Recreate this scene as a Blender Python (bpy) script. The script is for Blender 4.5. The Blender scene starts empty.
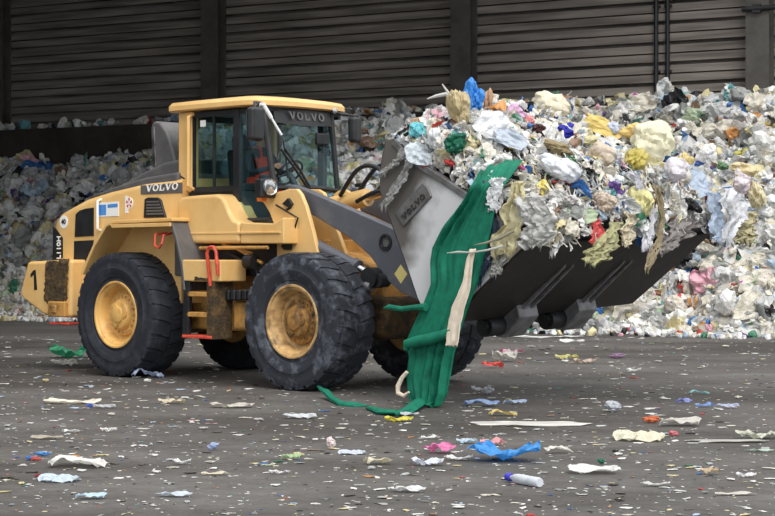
import bpy, bmesh, math, random
import numpy as np
from mathutils import Vector, Matrix
from mathutils.bvhtree import BVHTree

random.seed(7)
RS = np.random.RandomState(11)
PI = math.pi
SC = bpy.context.scene
COL = SC.collection

# ------------------------------------------------------------------ helpers
def lin(r, g, b):
    def f(c):
        c /= 255.0
        return c / 12.92 if c <= 0.04045 else ((c + 0.055) / 1.055) ** 2.4
    return (f(r), f(g), f(b))

def link(o):
    COL.objects.link(o)
    return o

class MB:
    """collects shapes, then becomes ONE mesh object"""
    def __init__(self):
        self.v = []; self.f = []
    def add(self, vs, fs):
        b = len(self.v)
        self.v.extend([tuple(p) for p in vs])
        self.f.extend([tuple(i + b for i in q) for q in fs])
        return self
    def box(self, x0, x1, y0, y1, z0, z1, M=None):
        vs = [(x, y, z) for x in (x0, x1) for y in (y0, y1) for z in (z0, z1)]
        if M is not None: vs = [tuple(M @ Vector(p)) for p in vs]
        return self.add(vs, [(0, 1, 3, 2), (4, 6, 7, 5), (0, 4, 5, 1), (2, 3, 7, 6), (0, 2, 6, 4), (1, 5, 7, 3)])
    def prism(self, poly, y0, y1, taper=None):
        """polygon in x,z extruded along y"""
        a = 0.0
        n = len(poly)
        for i in range(n):
            a += poly[i][0] * poly[(i + 1) % n][1] - poly[(i + 1) % n][0] * poly[i][1]
        p = list(poly) if a > 0 else list(poly)[::-1]
        q = p
        if taper:
            cx = sum(k[0] for k in p) / n; cz = sum(k[1] for k in p) / n
            q = [(cx + (k[0] - cx) * taper, cz + (k[1] - cz) * taper) for k in p]
        vs = [(x, y0, z) for x, z in (p if taper is None else q)] + [(x, y1, z) for x, z in p]
        fs = [tuple(range(n)), tuple(range(2 * n - 1, n - 1, -1))]
        fs += [(i, i + n, (i + 1) % n + n, (i + 1) % n) for i in range(n)]
        return self.add(vs, fs)
    def strip(self, line, y0, y1, th):
        """open polyline in x,z with thickness, extruded along y"""
        n = len(line); off = []
        for i in range(n):
            a = Vector(line[max(i - 1, 0)]); b = Vector(line[min(i + 1, n - 1)])
            d = (b - a).normalized()
            off.append((line[i][0] - d.y * th, line[i][1] + d.x * th))
        return self.prism(list(line) + off[::-1], y0, y1)
    def tube(self, pts, r, seg=10, caps=True):
        pts = [Vector(p) for p in pts]; n = len(pts)
        rr = r if isinstance(r, (list, tuple)) else [r] * n
        prev = None; vs = []; fs = []
        for i, p in enumerate(pts):
            t = (pts[min(i + 1, n - 1)] - pts[max(i - 1, 0)]).normalized()
            if prev is None:
                a = Vector((0, 0, 1)) if abs(t.z) < 0.9 else Vector((1, 0, 0))
                u = t.cross(a).normalized()
            else:
                u = (prev - t * prev.dot(t)).normalized()
            prev = u; w = t.cross(u)
            for k in range(seg):
                an = 2 * PI * k / seg
                vs.append(p + (u * math.cos(an) + w * math.sin(an)) * rr[i])
        for i in range(n - 1):
            for k in range(seg):
                k2 = (k + 1) % seg
                fs.append((i * seg + k, i * seg + k2, (i + 1) * seg + k2, (i + 1) * seg + k))
        if caps:
            fs.append(tuple(range(seg - 1, -1, -1)))
            fs.append(tuple(range((n - 1) * seg, n * seg)))
        return self.add(vs, fs)
    def lathe(self, prof, c=(0, 0, 0), seg=40, axis='Y', M=None):
        """profile of (radius, height along axis)"""
        vs = []; fs = []; n = len(prof)
        for k in range(seg):
            a = 2 * PI * k / seg
            for r, h in prof:
                x, y = r * math.cos(a), r * math.sin(a)
                p = (x, h, y) if axis == 'Y' else ((x, y, h) if axis == 'Z' else (h, x, y))
                p = Vector(p)
                if M is not None: p = M @ p
                vs.append(p + Vector(c))
        for k in range(seg):
            k2 = (k + 1) % seg
            for i in range(n - 1):
                fs.append((k * n + i, k2 * n + i, k2 * n + i + 1, k * n + i + 1))
        return self.add(vs, fs)
    def build(self, name, mat, parent=None, bevel=0, smooth=True, ang=35, seg=2):
        me = bpy.data.meshes.new(name)
        me.from_pydata(self.v, [], self.f)
        bm = bmesh.new(); bm.from_mesh(me)
        bmesh.ops.recalc_face_normals(bm, faces=bm.faces)
        bm.to_mesh(me); bm.free()
        if smooth:
            me.shade_smooth(); me.set_sharp_from_angle(angle=math.radians(ang))
        me.materials.append(mat)
        o = link(bpy.data.objects.new(name, me))
        if parent is not None: o.parent = parent
        if bevel:
            m = o.modifiers.new('bevel', 'BEVEL'); m.width = bevel; m.segments = seg
            m.limit_method = 'ANGLE'; m.angle_limit = math.radians(35)
            m.harden_normals = True
        return o

def mesh_np(name, V, F, mat, parent=None, smooth=False, cols=None):
    """one mesh object from numpy triangles; cols: one colour for each face"""
    me = bpy.data.meshes.new(name)
    n, m = len(V), len(F)
    me.vertices.add(n); me.vertices.foreach_set('co', np.asarray(V, np.float32).ravel())
    me.loops.add(m * 3); me.loops.foreach_set('vertex_index', np.asarray(F, np.int32).ravel())
    me.polygons.add(m)
    me.polygons.foreach_set('loop_start', np.arange(0, m * 3, 3, dtype=np.int32))
    me.update(calc_edges=True)
    me.polygons.foreach_set('use_smooth', np.full(m, bool(smooth)))
    if cols is not None:
        at = me.color_attributes.new('Tint', 'FLOAT_COLOR', 'CORNER')
        c = np.ones((m, 3, 4), np.float32); c[:, :, :3] = np.asarray(cols)[:, None, :]
        at.data.foreach_set('color', c.ravel())
    me.materials.append(mat)
    me.validate()
    o = link(bpy.data.objects.new(name, me))
    if parent is not None: o.parent = parent
    return o

def tag(o, label=None, cat=None, group=None, kind=None):
    if label: o['label'] = label
    if cat: o['category'] = cat
    if group: o['group'] = group
    if kind: o['kind'] = kind
    return o

def empty(name, loc=(0, 0, 0), rz=0):
    o = link(bpy.data.objects.new(name, None))
    o.location = loc; o.rotation_euler = (0, 0, rz); o.empty_display_size = 0.2
    return o

# ------------------------------------------------------------------ materials
def nodes_of(name):
    m = bpy.data.materials.new(name); m.use_nodes = True
    nt = m.node_tree; b = nt.nodes['Principled BSDF']
    return m, nt, b

def mat(name, rgb, rough=0.5, metal=0.0, spec=0.5, noise=0.0, scale=4.0, rgb2=None, bump=0.0, bscale=40.0, lo=0.4, hi=0.65, detail=5.0, coat=0.0):
    m, nt, b = nodes_of(name)
    b.inputs['Roughness'].default_value = rough; b.inputs['Metallic'].default_value = metal
    b.inputs['Specular IOR Level'].default_value = spec
    b.inputs['Coat Weight'].default_value = coat
    b.inputs['Base Color'].default_value = (*rgb, 1)
    tc = nt.nodes.new('ShaderNodeTexCoord')
    if rgb2 is not None:
        nz = nt.nodes.new('ShaderNodeTexNoise'); nz.inputs['Scale'].default_value = scale; nz.inputs['Detail'].default_value = detail
        nz.inputs['Roughness'].default_value = 0.65
        nt.links.new(tc.outputs['Object'], nz.inputs['Vector'])
        r = nt.nodes.new('ShaderNodeValToRGB')
        r.color_ramp.elements[0].position = lo; r.color_ramp.elements[0].color = (*rgb, 1)
        r.color_ramp.elements[1].position = hi; r.color_ramp.elements[1].color = (*rgb2, 1)
        nt.links.new(nz.outputs['Fac'], r.inputs['Fac']); nt.links.new(r.outputs['Color'], b.inputs['Base Color'])
    if bump:
        n2 = nt.nodes.new('ShaderNodeTexNoise'); n2.inputs['Scale'].default_value = bscale; n2.inputs['Detail'].default_value = 4
        nt.links.new(tc.outputs['Object'], n2.inputs['Vector'])
        bp = nt.nodes.new('ShaderNodeBump'); bp.inputs['Strength'].default_value = bump; bp.inputs['Distance'].default_value = 0.02
        nt.links.new(n2.outputs['Fac'], bp.inputs['Height']); nt.links.new(bp.outputs['Normal'], b.inputs['Normal'])
    return m

YEL = lin(228, 188, 124)
M = {}
M['yellow'] = mat('machine_yellow', YEL, 0.42, rgb2=lin(218, 174, 108), scale=2.2, coat=0.15)
M['yellow_dirty'] = mat('dirty_yellow', lin(196, 146, 76), 0.6, rgb2=lin(104, 78, 46), scale=4.5, lo=0.45, hi=0.7, bump=0.2)
M['mud'] = mat('caked_mud', lin(62, 50, 34), 0.9, rgb2=lin(120, 92, 52), scale=9, bump=0.9, bscale=30, lo=0.45, hi=0.75)
M['black'] = mat('black_plastic', lin(26, 27, 30), 0.45, rgb2=lin(40, 41, 43), scale=6)
M['grey_dark'] = mat('dark_grey_plastic', lin(84, 83, 84), 0.5, rgb2=lin(98, 96, 95), scale=5)
M['grey_arm'] = mat('dark_grey_paint', lin(86, 89, 97), 0.45, rgb2=lin(104, 104, 106), scale=3, lo=0.5, hi=0.7)
M['rubber'] = mat('tyre_rubber', lin(40, 43, 50), 0.75, spec=0.3, rgb2=lin(66, 70, 78), scale=5, lo=0.48, hi=0.75, bump=0.25, bscale=25)
M['rubber_mud'] = mat('muddy_tyre_rubber', lin(45, 48, 55), 0.7, spec=0.35, rgb2=lin(118, 124, 136), scale=6, lo=0.5, hi=0.78, bump=0.25, bscale=25)
M['rim'] = mat('wheel_paint', lin(222, 176, 102), 0.5, rgb2=lin(178, 134, 76), scale=5, lo=0.5, hi=0.7)
M['rim_worn'] = mat('worn_wheel_paint', lin(206, 168, 112), 0.5, rgb2=lin(132, 104, 66), scale=7, lo=0.42, hi=0.66)
M['hub_dirty'] = mat('dirty_hub', lin(170, 124, 62), 0.65, rgb2=lin(70, 58, 40), scale=9, lo=0.4, hi=0.65, bump=0.3)
M['steel'] = mat('steel', lin(150, 150, 152), 0.35, 0.8, rgb2=lin(95, 92, 90), scale=8)
M['chrome'] = mat('chrome', lin(215, 216, 218), 0.15, 1.0)
M['red'] = mat('red_paint', lin(222, 84, 62), 0.5, rgb2=lin(176, 62, 48), scale=12)
M['white'] = mat('white_paint', lin(236, 238, 238), 0.5)
M['ltblue'] = mat('decal_blue', lin(74, 140, 210), 0.5)
M['decal_yel'] = mat('decal_yellow', lin(222, 206, 130), 0.5)
M['orange'] = mat('orange_lens', lin(240, 128, 50), 0.25)
M['lens'] = mat('lamp_glass', lin(190, 194, 198), 0.15, 0.8, coat=0.6)
M['mirror'] = mat('mirror_glass', lin(120, 126, 130), 0.08, 1.0)
M['hose'] = mat('black_hose', lin(26, 27, 29), 0.45)
M['interior'] = mat('cab_interior', lin(48, 54, 58), 0.7)
M['seat'] = mat('seat_fabric', lin(36, 38, 42), 0.85)
M['bucket_dark'] = mat('bucket_underside', lin(52, 49, 46), 0.5, 0.1, rgb2=lin(70, 66, 62), scale=5, bump=0.15, bscale=18, lo=0.5, hi=0.75)
M['bucket_rib'] = mat('bucket_rib_steel', lin(136, 136, 140), 0.42, 0.2, rgb2=lin(100, 98, 97), scale=6)
M['badge'] = mat('badge_grey', lin(122, 122, 124), 0.4, 0.3, rgb2=lin(96, 94, 92), scale=9)
M['shirt'] = mat('dark_shirt', lin(44, 54, 62), 0.85)
M['overalls'] = mat('red_overalls_cloth', lin(238, 78, 50), 0.8, rgb2=lin(214, 66, 44), scale=20)
M['skin'] = mat('skin', lin(188, 138, 112), 0.55)
M['hair'] = mat('hair', lin(48, 38, 32), 0.7)
M['dirtwall'] = mat('dirty_concrete', lin(46, 43, 38), 0.9, rgb2=lin(66, 61, 54), scale=0.8, bump=0.3, bscale=6)
M['column'] = mat('column_steel', lin(92, 89, 84), 0.7, rgb2=lin(72, 68, 64), scale=1.5)
M['roofing'] = mat('roof_sheet', lin(60, 58, 55), 0.8, rgb2=lin(70, 68, 64), scale=2)
M['card'] = mat('cardboard', lin(176, 142, 112), 0.85, rgb2=lin(150, 118, 90), scale=10)

def side_plate_mat():
    """worn silver steel: dark paint left near the rear edge, bare bright metal at the front"""
    m, nt, b = nodes_of('worn_bucket_side')
    tc = nt.nodes.new('ShaderNodeTexCoord')
    sep = nt.nodes.new('ShaderNodeSeparateXYZ'); nt.links.new(tc.outputs['Object'], sep.inputs['Vector'])
    nz = nt.nodes.new('ShaderNodeTexNoise'); nz.inputs['Scale'].default_value = 2.6; nz.inputs['Detail'].default_value = 7
    nt.links.new(tc.outputs['Object'], nz.inputs['Vector'])
    ma = nt.nodes.new('ShaderNodeMath'); ma.operation = 'MULTIPLY_ADD'; ma.inputs[1].default_value = -0.55
    nt.links.new(sep.outputs['Z'], ma.inputs[0]); nt.links.new(sep.outputs['X'], ma.inputs[2])      # x - 0.55 z
    mb = nt.nodes.new('ShaderNodeMath'); mb.operation = 'MULTIPLY_ADD'; mb.inputs[1].default_value = 0.9
    nt.links.new(nz.outputs['Fac'], mb.inputs[0]); nt.links.new(ma.outputs[0], mb.inputs[2])
    r = nt.nodes.new('ShaderNodeValToRGB')
    e = r.color_ramp.elements
    e[0].position = 0.0; e[0].color = (*lin(96, 92, 88), 1)
    e[1].position = 1.0; e[1].color = (*lin(205, 206, 208), 1)
    mr = nt.nodes.new('ShaderNodeMapRange'); mr.inputs['From Min'].default_value = 1.52; mr.inputs['From Max'].default_value = 1.86
    nt.links.new(mb.outputs[0], mr.inputs['Value']); nt.links.new(mr.outputs['Result'], r.inputs['Fac'])
    nt.links.new(r.outputs['Color'], b.inputs['Base Color'])
    b.inputs['Roughness'].default_value = 0.5; b.inputs['Metallic'].default_value = 0.1
    return m
M['side_plate'] = side_plate_mat()

def glass_mat():
    m = bpy.data.materials.new('cab_glass'); m.use_nodes = True
    nt = m.node_tree; nt.nodes.clear()
    out = nt.nodes.new('ShaderNodeOutputMaterial'); mix = nt.nodes.new('ShaderNodeMixShader')
    tr = nt.nodes.new('ShaderNodeBsdfTransparent'); tr.inputs['Color'].default_value = (0.80, 0.91, 0.92, 1)
    gl = nt.nodes.new('ShaderNodeBsdfGlossy'); gl.inputs['Roughness'].default_value = 0.03; gl.inputs['Color'].default_value = (0.75, 0.95, 1, 1)
    fr = nt.nodes.new('ShaderNodeLayerWeight'); fr.inputs['Blend'].default_value = 0.5
    pw = nt.nodes.new('ShaderNodeMath'); pw.operation = 'POWER'; pw.inputs[1].default_value = 4.0
    ad = nt.nodes.new('ShaderNodeMath'); ad.operation = 'MULTIPLY_ADD'; ad.inputs[1].default_value = 0.6; ad.inputs[2].default_value = 0.02
    nt.links.new(fr.outputs['Facing'], pw.inputs[0]); nt.links.new(pw.outputs[0], ad.inputs[0]); nt.links.new(ad.outputs[0], mix.inputs[0])
    nt.links.new(tr.outputs[0], mix.inputs[1]); nt.links.new(gl.outputs[0], mix.inputs[2]); nt.links.new(mix.outputs[0], out.inputs[0])
    return m
M['glass'] = glass_mat()

def film_mat(name, src, rough=0.38, trans=0.3, prints=0.68, alpha=0.0, crinkle=1.7, bstr=0.42, bdist=0.3):
    """plastic film; colour from the object or from the face tint, with printed patches of another colour"""
    m, nt, b = nodes_of(name)
    if src == 'object':
        c = nt.nodes.new('ShaderNodeObjectInfo'); cs = c.outputs['Color']; rnd = c.outputs['Random']
    else:
        c = nt.nodes.new('ShaderNodeAttribute'); c.attribute_name = 'Tint'; cs = c.outputs['Color']; rnd = None
    tc = nt.nodes.new('ShaderNodeTexCoord')
    last = cs
    if prints:
        nz = nt.nodes.new('ShaderNodeTexNoise'); nz.noise_dimensions = '4D'
        nz.inputs['Scale'].default_value = 6.0; nz.inputs['Detail'].default_value = 1.0
        nt.links.new(tc.outputs['Object'], nz.inputs['Vector'])
        if rnd is not None:
            mu = nt.nodes.new('ShaderNodeMath'); mu.operation = 'MULTIPLY'; mu.inputs[1].default_value = 50
            nt.links.new(rnd, mu.inputs[0]); nt.links.new(mu.outputs[0], nz.inputs['W'])
        st = nt.nodes.new('ShaderNodeMath'); st.operation = 'GREATER_THAN'; st.inputs[1].default_value = prints
        nt.links.new(nz.outputs['Fac'], st.inputs[0])
        n2 = nt.nodes.new('ShaderNodeTexNoise'); n2.inputs['Scale'].default_value = 2.5
        nt.links.new(tc.outputs['Object'], n2.inputs['Vector'])
        hs = nt.nodes.new('ShaderNodeHueSaturation'); hs.inputs['Saturation'].default_value = 2.2; hs.inputs['Value'].default_value = 0.9
        nt.links.new(n2.outputs['Color'], hs.inputs['Color'])
        mx = nt.nodes.new('ShaderNodeMix'); mx.data_type = 'RGBA'
        nt.links.new(st.outputs[0], mx.inputs['Factor']); nt.links.new(cs, mx.inputs['A']); nt.links.new(hs.outputs['Color'], mx.inputs['B'])
        last = mx.outputs['Result']
    nt.links.new(last, b.inputs['Base Color'])
    cr = nt.nodes.new('ShaderNodeTexNoise'); cr.noise_type = 'RIDGED_MULTIFRACTAL'; cr.inputs['Scale'].default_value = crinkle; cr.inputs['Detail'].default_value = 3
    nt.links.new(tc.outputs['Object'], cr.inputs['Vector'])
    bp = nt.nodes.new('ShaderNodeBump'); bp.inputs['Strength'].default_value = bstr; bp.inputs['Distance'].default_value = bdist
    nt.links.new(cr.outputs['Fac'], bp.inputs['Height']); nt.links.new(bp.outputs['Normal'], b.inputs['Normal'])
    b.inputs['Roughness'].default_value = rough; b.inputs['Specular IOR Level'].default_value = 0.45
    out = nt.nodes['Material Output']
    tl = nt.nodes.new('ShaderNodeBsdfTranslucent'); nt.links.new(last, tl.inputs['Color'])
    mix = nt.nodes.new('ShaderNodeMixShader'); mix.inputs[0].default_value = trans
    nt.links.new(b.outputs[0], mix.inputs[1]); nt.links.new(tl.outputs[0], mix.inputs[2])
    final = mix.outputs[0]
    if alpha:
        tp = nt.nodes.new('ShaderNodeBsdfTransparent'); m2 = nt.nodes.new('ShaderNodeMixShader'); m2.inputs[0].default_value = alpha
        nt.links.new(final, m2.inputs[1]); nt.links.new(tp.outputs[0], m2.inputs[2]); final = m2.outputs[0]
    nt.links.new(final, out.inputs['Surface'])
    return m
M['film'] = film_mat('plastic_film', 'object', prints=0.66)
M['film_plain'] = film_mat('plain_plastic_film', 'object', prints=0)
M['film_clear'] = film_mat('clear_plastic_film', 'object', prints=0, alpha=0.4, rough=0.25, crinkle=7.0, bdist=0.05)
M['film_stuff'] = film_mat('mixed_plastic_film', 'tint', prints=0.72, crinkle=7.0, bdist=0.04)
M['film_hang'] = film_mat('hanging_plastic_film', 'object', prints=0, crinkle=7.0, bdist=0.05)
M['cloth_green'] = mat('green_cloth', lin(20, 118, 92), 0.75, spec=0.3, rgb2=lin(12, 96, 76), scale=8)
M['cloth_cream'] = mat('cream_cloth', lin(226, 214, 196), 0.85, rgb2=lin(206, 192, 172), scale=10)

def floor_mat():
    m, nt, b = nodes_of('dirty_asphalt')
    tc = nt.nodes.new('ShaderNodeTexCoord')
    def noise(scale, detail, rot=0.0, sx=1.0):
        mp = nt.nodes.new('ShaderNodeMapping'); mp.inputs['Rotation'].default_value = (0, 0, rot); mp.inputs['Scale'].default_value = (sx, 1, 1)
        nt.links.new(tc.outputs['Object'], mp.inputs['Vector'])
        n = nt.nodes.new('ShaderNodeTexNoise'); n.inputs['Scale'].default_value = scale; n.inputs['Detail'].default_value = detail; n.inputs['Roughness'].default_value = 0.7
        nt.links.new(mp.outputs[0], n.inputs['Vector']); return n.outputs['Fac']
    a = noise(0.35, 6, 0.7, 0.5); c = noise(9, 6); g = noise(60, 3)
    r = nt.nodes.new('ShaderNodeValToRGB')
    r.color_ramp.elements[0].position = 0.40; r.color_ramp.elements[0].color = (*lin(62, 58, 54), 1)
    r.color_ramp.elements[1].position = 0.62; r.color_ramp.elements[1].color = (*lin(104, 101, 98), 1)
    nt.links.new(a, r.inputs['Fac'])
    r2 = nt.nodes.new('ShaderNodeValToRGB')
    r2.color_ramp.elements[0].position = 0.35; r2.color_ramp.elements[0].color = (0.66, 0.66, 0.66, 1)
    r2.color_ramp.elements[1].position = 0.7; r2.color_ramp.elements[1].color = (1.15, 1.15, 1.15, 1)
    nt.links.new(c, r2.inputs['Fac'])
    mx = nt.nodes.new('ShaderNodeMix'); mx.data_type = 'RGBA'; mx.blend_type = 'MULTIPLY'; mx.inputs['Factor'].default_value = 1
    nt.links.new(r.outputs['Color'], mx.inputs['A']); nt.links.new(r2.outputs['Color'], mx.inputs['B'])
    # pale specks of grit
    st = nt.nodes.new('ShaderNodeMath'); st.operation = 'GREATER_THAN'; st.inputs[1].default_value = 0.70
    nt.links.new(g, st.inputs[0])
    m2 = nt.nodes.new('ShaderNodeMix'); m2.data_type = 'RGBA'; nt.links.new(st.outputs[0], m2.inputs['Factor'])
    nt.links.new(mx.outputs['Result'], m2.inputs['A']); m2.inputs['B'].default_value = (*lin(140, 138, 134), 1)
    nt.links.new(m2.outputs['Result'], b.inputs['Base Color'])
    b.inputs['Roughness'].default_value = 0.72
    bp = nt.nodes.new('ShaderNodeBump'); bp.inputs['Strength'].default_value = 0.35; bp.inputs['Distance'].default_value = 0.02
    nt.links.new(c, bp.inputs['Height']); nt.links.new(bp.outputs['Normal'], b.inputs['Normal'])
    return m
M['floor'] = floor_mat()

def slat_mat():
    m, nt, b = nodes_of('weathered_slats')
    tc = nt.nodes.new('ShaderNodeTexCoord')
    mp = nt.nodes.new('ShaderNodeMapping'); mp.inputs['Scale'].default_value = (0.25, 1, 4)
    nt.links.new(tc.outputs['Object'], mp.inputs['Vector'])
    nz = nt.nodes.new('ShaderNodeTexNoise'); nz.inputs['Scale'].default_value = 1.6; nz.inputs['Detail'].default_value = 6
    nt.links.new(mp.outputs[0], nz.inputs['Vector'])
    r = nt.nodes.new('ShaderNodeValToRGB')
    r.color_ramp.elements[0].position = 0.35; r.color_ramp.elements[0].color = (*lin(104, 97, 90), 1)
    r.color_ramp.elements[1].position = 0.68; r.color_ramp.elements[1].color = (*lin(158, 149, 141), 1)
    nt.links.new(nz.outputs['Fac'], r.inputs['Fac']); nt.links.new(r.outputs['Color'], b.inputs['Base Color'])
    b.inputs['Roughness'].default_value = 0.75
    return m
M['slats'] = slat_mat()

# ------------------------------------------------------------------ frames of reference
F_PX, CX, HY, CAM_H = 1720.0, 387.5, 252.0, 1.6
TH = math.atan2(2.2, 2.38)                          # the loader's heading
FW = Vector((math.cos(TH), -math.sin(TH), 0)); LW = Vector((math.sin(TH), math.cos(TH), 0))
ORG = Vector((-1.12, 19.8, 0)) + LW * 1.3
LM = Matrix.Translation(ORG) @ Matrix.Rotation(-TH, 4, 'Z')
LMI = LM.inverted()
CAM = Vector((0, 0, CAM_H))
def ray(px, py):
    return Vector(((px - CX) / F_PX, 1.0, -(py - HY) / F_PX))
def on_side(px, py, Y):
    """loader coordinates of what is seen at a pixel, standing at distance Y from the loader's middle plane"""
    a = LMI @ CAM; d = LMI.to_3x3() @ ray(px, py)
    t = (Y - a.y) / d.y
    return a + d * t
def on_x(px, py, X):
    a = LMI @ CAM; d = LMI.to_3x3() @ ray(px, py)
    t = (X - a.x) / d.x
    return a + d * t
def ground(px, py, z=0.0):
    d = ray(px, py); t = (z - CAM_H) / d.z
    return CAM + d * t
def xz(px, py, Y):
    p = on_side(px, py, Y); return (p.x, p.z)

WU = Vector((0.879, -0.477, 0)).normalized()          # along the back wall
WN = Vector((WU.y, -WU.x, 0))                          # out from the wall towards the yard
W0 = Vector((0, 46, 0))
WM = Matrix(((WU.x, WN.x, 0, W0.x), (WU.y, WN.y, 0, W0.y), (0, 0, 1, 0), (0, 0, 0, 1)))
def wall_s(px, n=0.0):
    k = (px - CX) / F_PX; b = W0 + WN * n
    return (k * b.y - b.x) / (WU.x - k * WU.y)

# ------------------------------------------------------------------ setting
fl = MB(); fl.box(-70, 70, -12, 110, -0.3, 0.0); o = fl.build('floor', M['floor'], smooth=False); tag(o, kind='structure')

wl = MB(); z = 4.0; k = 0
while z < 10.6:
    wl.box(-24, 20, -0.1, 0.05 if k % 2 else 0.03, z, z + 0.185)
    z += 0.225 if k % 2 else 0.275; k += 1
wl.box(-24, 20, -0.35, -0.2, 0, 10.7)
o = wl.build('wall_back', M['slats'], smooth=False); o.matrix_world = WM; tag(o, kind='structure')
for i, px in enumerate((-6, 209, 460, 757)):
    s = wall_s(px, 0.5); m = MB()
    m.box(s - 0.28, s + 0.28, 0.46, 0.5, 0, 10.6); m.box(s - 0.03, s + 0.03, 0.06, 0.46, 0, 10.6); m.box(s - 0.28, s + 0.28, 0.05, 0.09, 0, 10.6)
    o = m.build('trim_%d' % (i + 1), M['column'], smooth=False); o.matrix_world = WM; tag(o, kind='structure')
m = MB(); m.box(-24, 20, 0.52, 1.7, 0, 5.15)
o = m.build('wall_push', M['dirtwall'], smooth=False); o.matrix_world = WM; tag(o, kind='structure')
m = MB(); m.add([(x, n, z) for z in (10.7, 10.9) for x, n in ((-24, -0.35), (20, -0.35), (20, 2.5), (9, 3.0), (3, 14), (-3, 44), (-24, 44))], [(0, 1, 2, 3, 4, 5), (11, 10, 9, 8, 7, 6)] + [(i, (i + 1) % 6, (i + 1) % 6 + 6, i + 6) for i in range(6)])
o = m.build('shade_ceiling', M['roofing'], smooth=False); o.matrix_world = WM; tag(o, kind='structure')  # unseen roof; outline cut to shade the left of the wall and heap
m = MB(); m.box(-24.3, -23.9, -0.2, 44, 0, 10.7)
o = m.build('wall_left', M['dirtwall'], smooth=False); o.matrix_world = WM; tag(o, kind='structure')
m = MB(); m.box(-24, -3, 44, 44.3, 0, 10.7)
o = m.build('shade_wall_front', M['dirtwall'], smooth=False); o.matrix_world = WM; tag(o, kind='structure')  # unseen wall added to block light from the left end of the hall
for px, lab in ((656, 'thin dark vertical pipe on the slatted wall, the one farther from the column'), (667.5, 'thin dark vertical pipe on the slatted wall, the one closer to the column')):
    s = wall_s(px, 0.12)
    m = MB(); m.tube([(s, 0.12, 5.1), (s, 0.12, 10.65)], 0.055, 10)
    for zz in (6.0, 7.6, 9.2): m.box(s - 0.09, s + 0.09, 0.05, 0.13, zz, zz + 0.06)
    o = m.build('wall_pipe', M['black']); o.matrix_world = WM; tag(o, lab, 'pipe')
s = wall_s(757, 0.5)
m = MB(); m.tube([(s - 0.35, 0.56, 7.35), (s + 3.5, 0.56, 7.35)], 0.06, 10); m.box(s - 0.1, s + 0.1, 0.48, 0.6, 7.25, 7.45)
o = m.build('wall_rail', M['black']); o.matrix_world = WM; tag(o, 'dark horizontal rail fixed across the grey column at the wall', 'rail')

# ------------------------------------------------------------------ the wheel loader
ROOT = empty('wheel_loader'); ROOT.matrix_world = LM
tag(ROOT, 'yellow articulated wheel loader with a raised bucket full of waste', 'wheel loader')
P = ROOT

def make_wheel(worn):
    R, rub = 0.80, M['rubber_mud'] if worn else M['rubber']
    m = MB()
    prof = [(0.405, 0.24), (0.43, 0.275), (0.47, 0.27), (0.485, 0.285), (0.54, 0.30), (0.555, 0.308), (0.60, 0.312), (0.615, 0.305), (0.68, 0.30), (0.70, 0.305), (0.76, 0.292), (0.782, 0.25)]
    full = prof + [(0.786, 0.0)] + [(r, -h) for r, h in prof[::-1]]
    m.lathe([(r, -h) for r, h in full], seg=72)
    n = 26
    for k in range(n):                                  # tread blocks, staggered on the two shoulders
        for sgn in (-1, 1):
            a0 = 2 * PI * (k + (0.5 if sgn > 0 else 0)) / n
            w = 2 * PI / n
            pts = []
            for (da, y, r) in ((0.10, 0.304, 0.72), (0.78, 0.304, 0.72), (0.10, 0.288, R - 0.012), (0.80, 0.288, R - 0.012), (0.0, 0.17, R), (0.80, 0.17, R), (-0.22, 0.02, R), (0.58, 0.02, R),
                               (-0.22, 0.02, 0.76), (0.58, 0.02, 0.76), (0.0, 0.17, 0.76), (0.80, 0.17, 0.76)):
                a = a0 + da * w
                pts.append((r * math.cos(a), sgn * y, r * math.sin(a)))
            m.add(pts, [(0, 1, 3, 2), (2, 3, 5, 4), (4, 5, 7, 6), (6, 7, 9, 8), (0, 2, 4, 10), (10, 4, 6, 8), (1, 11, 5, 3), (11, 9, 7, 5), (0, 10, 11, 1), (10, 8, 9, 11)])
    w = m.build('wheel', rub, ang=28)
    m = MB()                                            # rim, outer side towards -y
    m.lathe([(0.30, 0.24), (0.39, 0.26), (0.435, 0.275), (0.44, -0.262), (0.425, -0.287), (0.405, -0.285), (0.395, -0.262), (0.375, -0.255), (0.36, -0.235), (0.335, -0.15), (0.325, -0.12), (0.30, -0.105), (0.0, -0.105)], seg=56)
    rim = m.build('rim', M['rim_worn'] if worn else M['rim'], w, ang=40)
    m = MB()
    m.lathe([(0.27, -0.1), (0.27, -0.14), (0.25, -0.155), (0.20, -0.165), (0.19, -0.2), (0.17, -0.225), (0.11, -0.235), (0.1, -0.26), (0.07, -0.27), (0, -0.27)], seg=40)
    for k in range(3):
        a = 2 * PI * k / 3 + 0.4
        m.lathe([(0.05, -0.2), (0.05, -0.245), (0.0, -0.25)], c=(0.12 * math.cos(a), 0, 0.12 * math.sin(a)), seg=14)
    m.build('hub', M['hub_dirty'] if worn else M['rim'], w, ang=35)
    m = MB()
    for k in range(20):
        a = 2 * PI * k / 20
        m.lathe([(0.014, -0.1), (0.014, -0.175), (0.0, -0.175)], c=(0.233 * math.cos(a), 0, 0.233 * math.sin(a)), seg=6)
    m.build('wheel_nuts', M['hub_dirty'] if worn else M['rim_worn'], w, smooth=False)
    return w
def copy_wheel(w):
    c = link(w.copy())
    for ch in list(w.children):
        d = link(ch.copy()); d.parent = c
    return c
wf = make_wheel(True); wr = make_wheel(False)
for w, x, y, rot in ((wf, 0, -1.0, 0), (copy_wheel(wf), 0, 1.0, PI), (wr, -3.24, -1.0, 0), (copy_wheel(wr), -3.24, 1.0, PI)):
    w.parent = P; w.location = (x, y, 0.798); w.rotation_euler = (0, 0.3 if y < 0 else 0.8, rot)
tag(wf, 'muddy front wheel with a worn rim')

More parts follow.
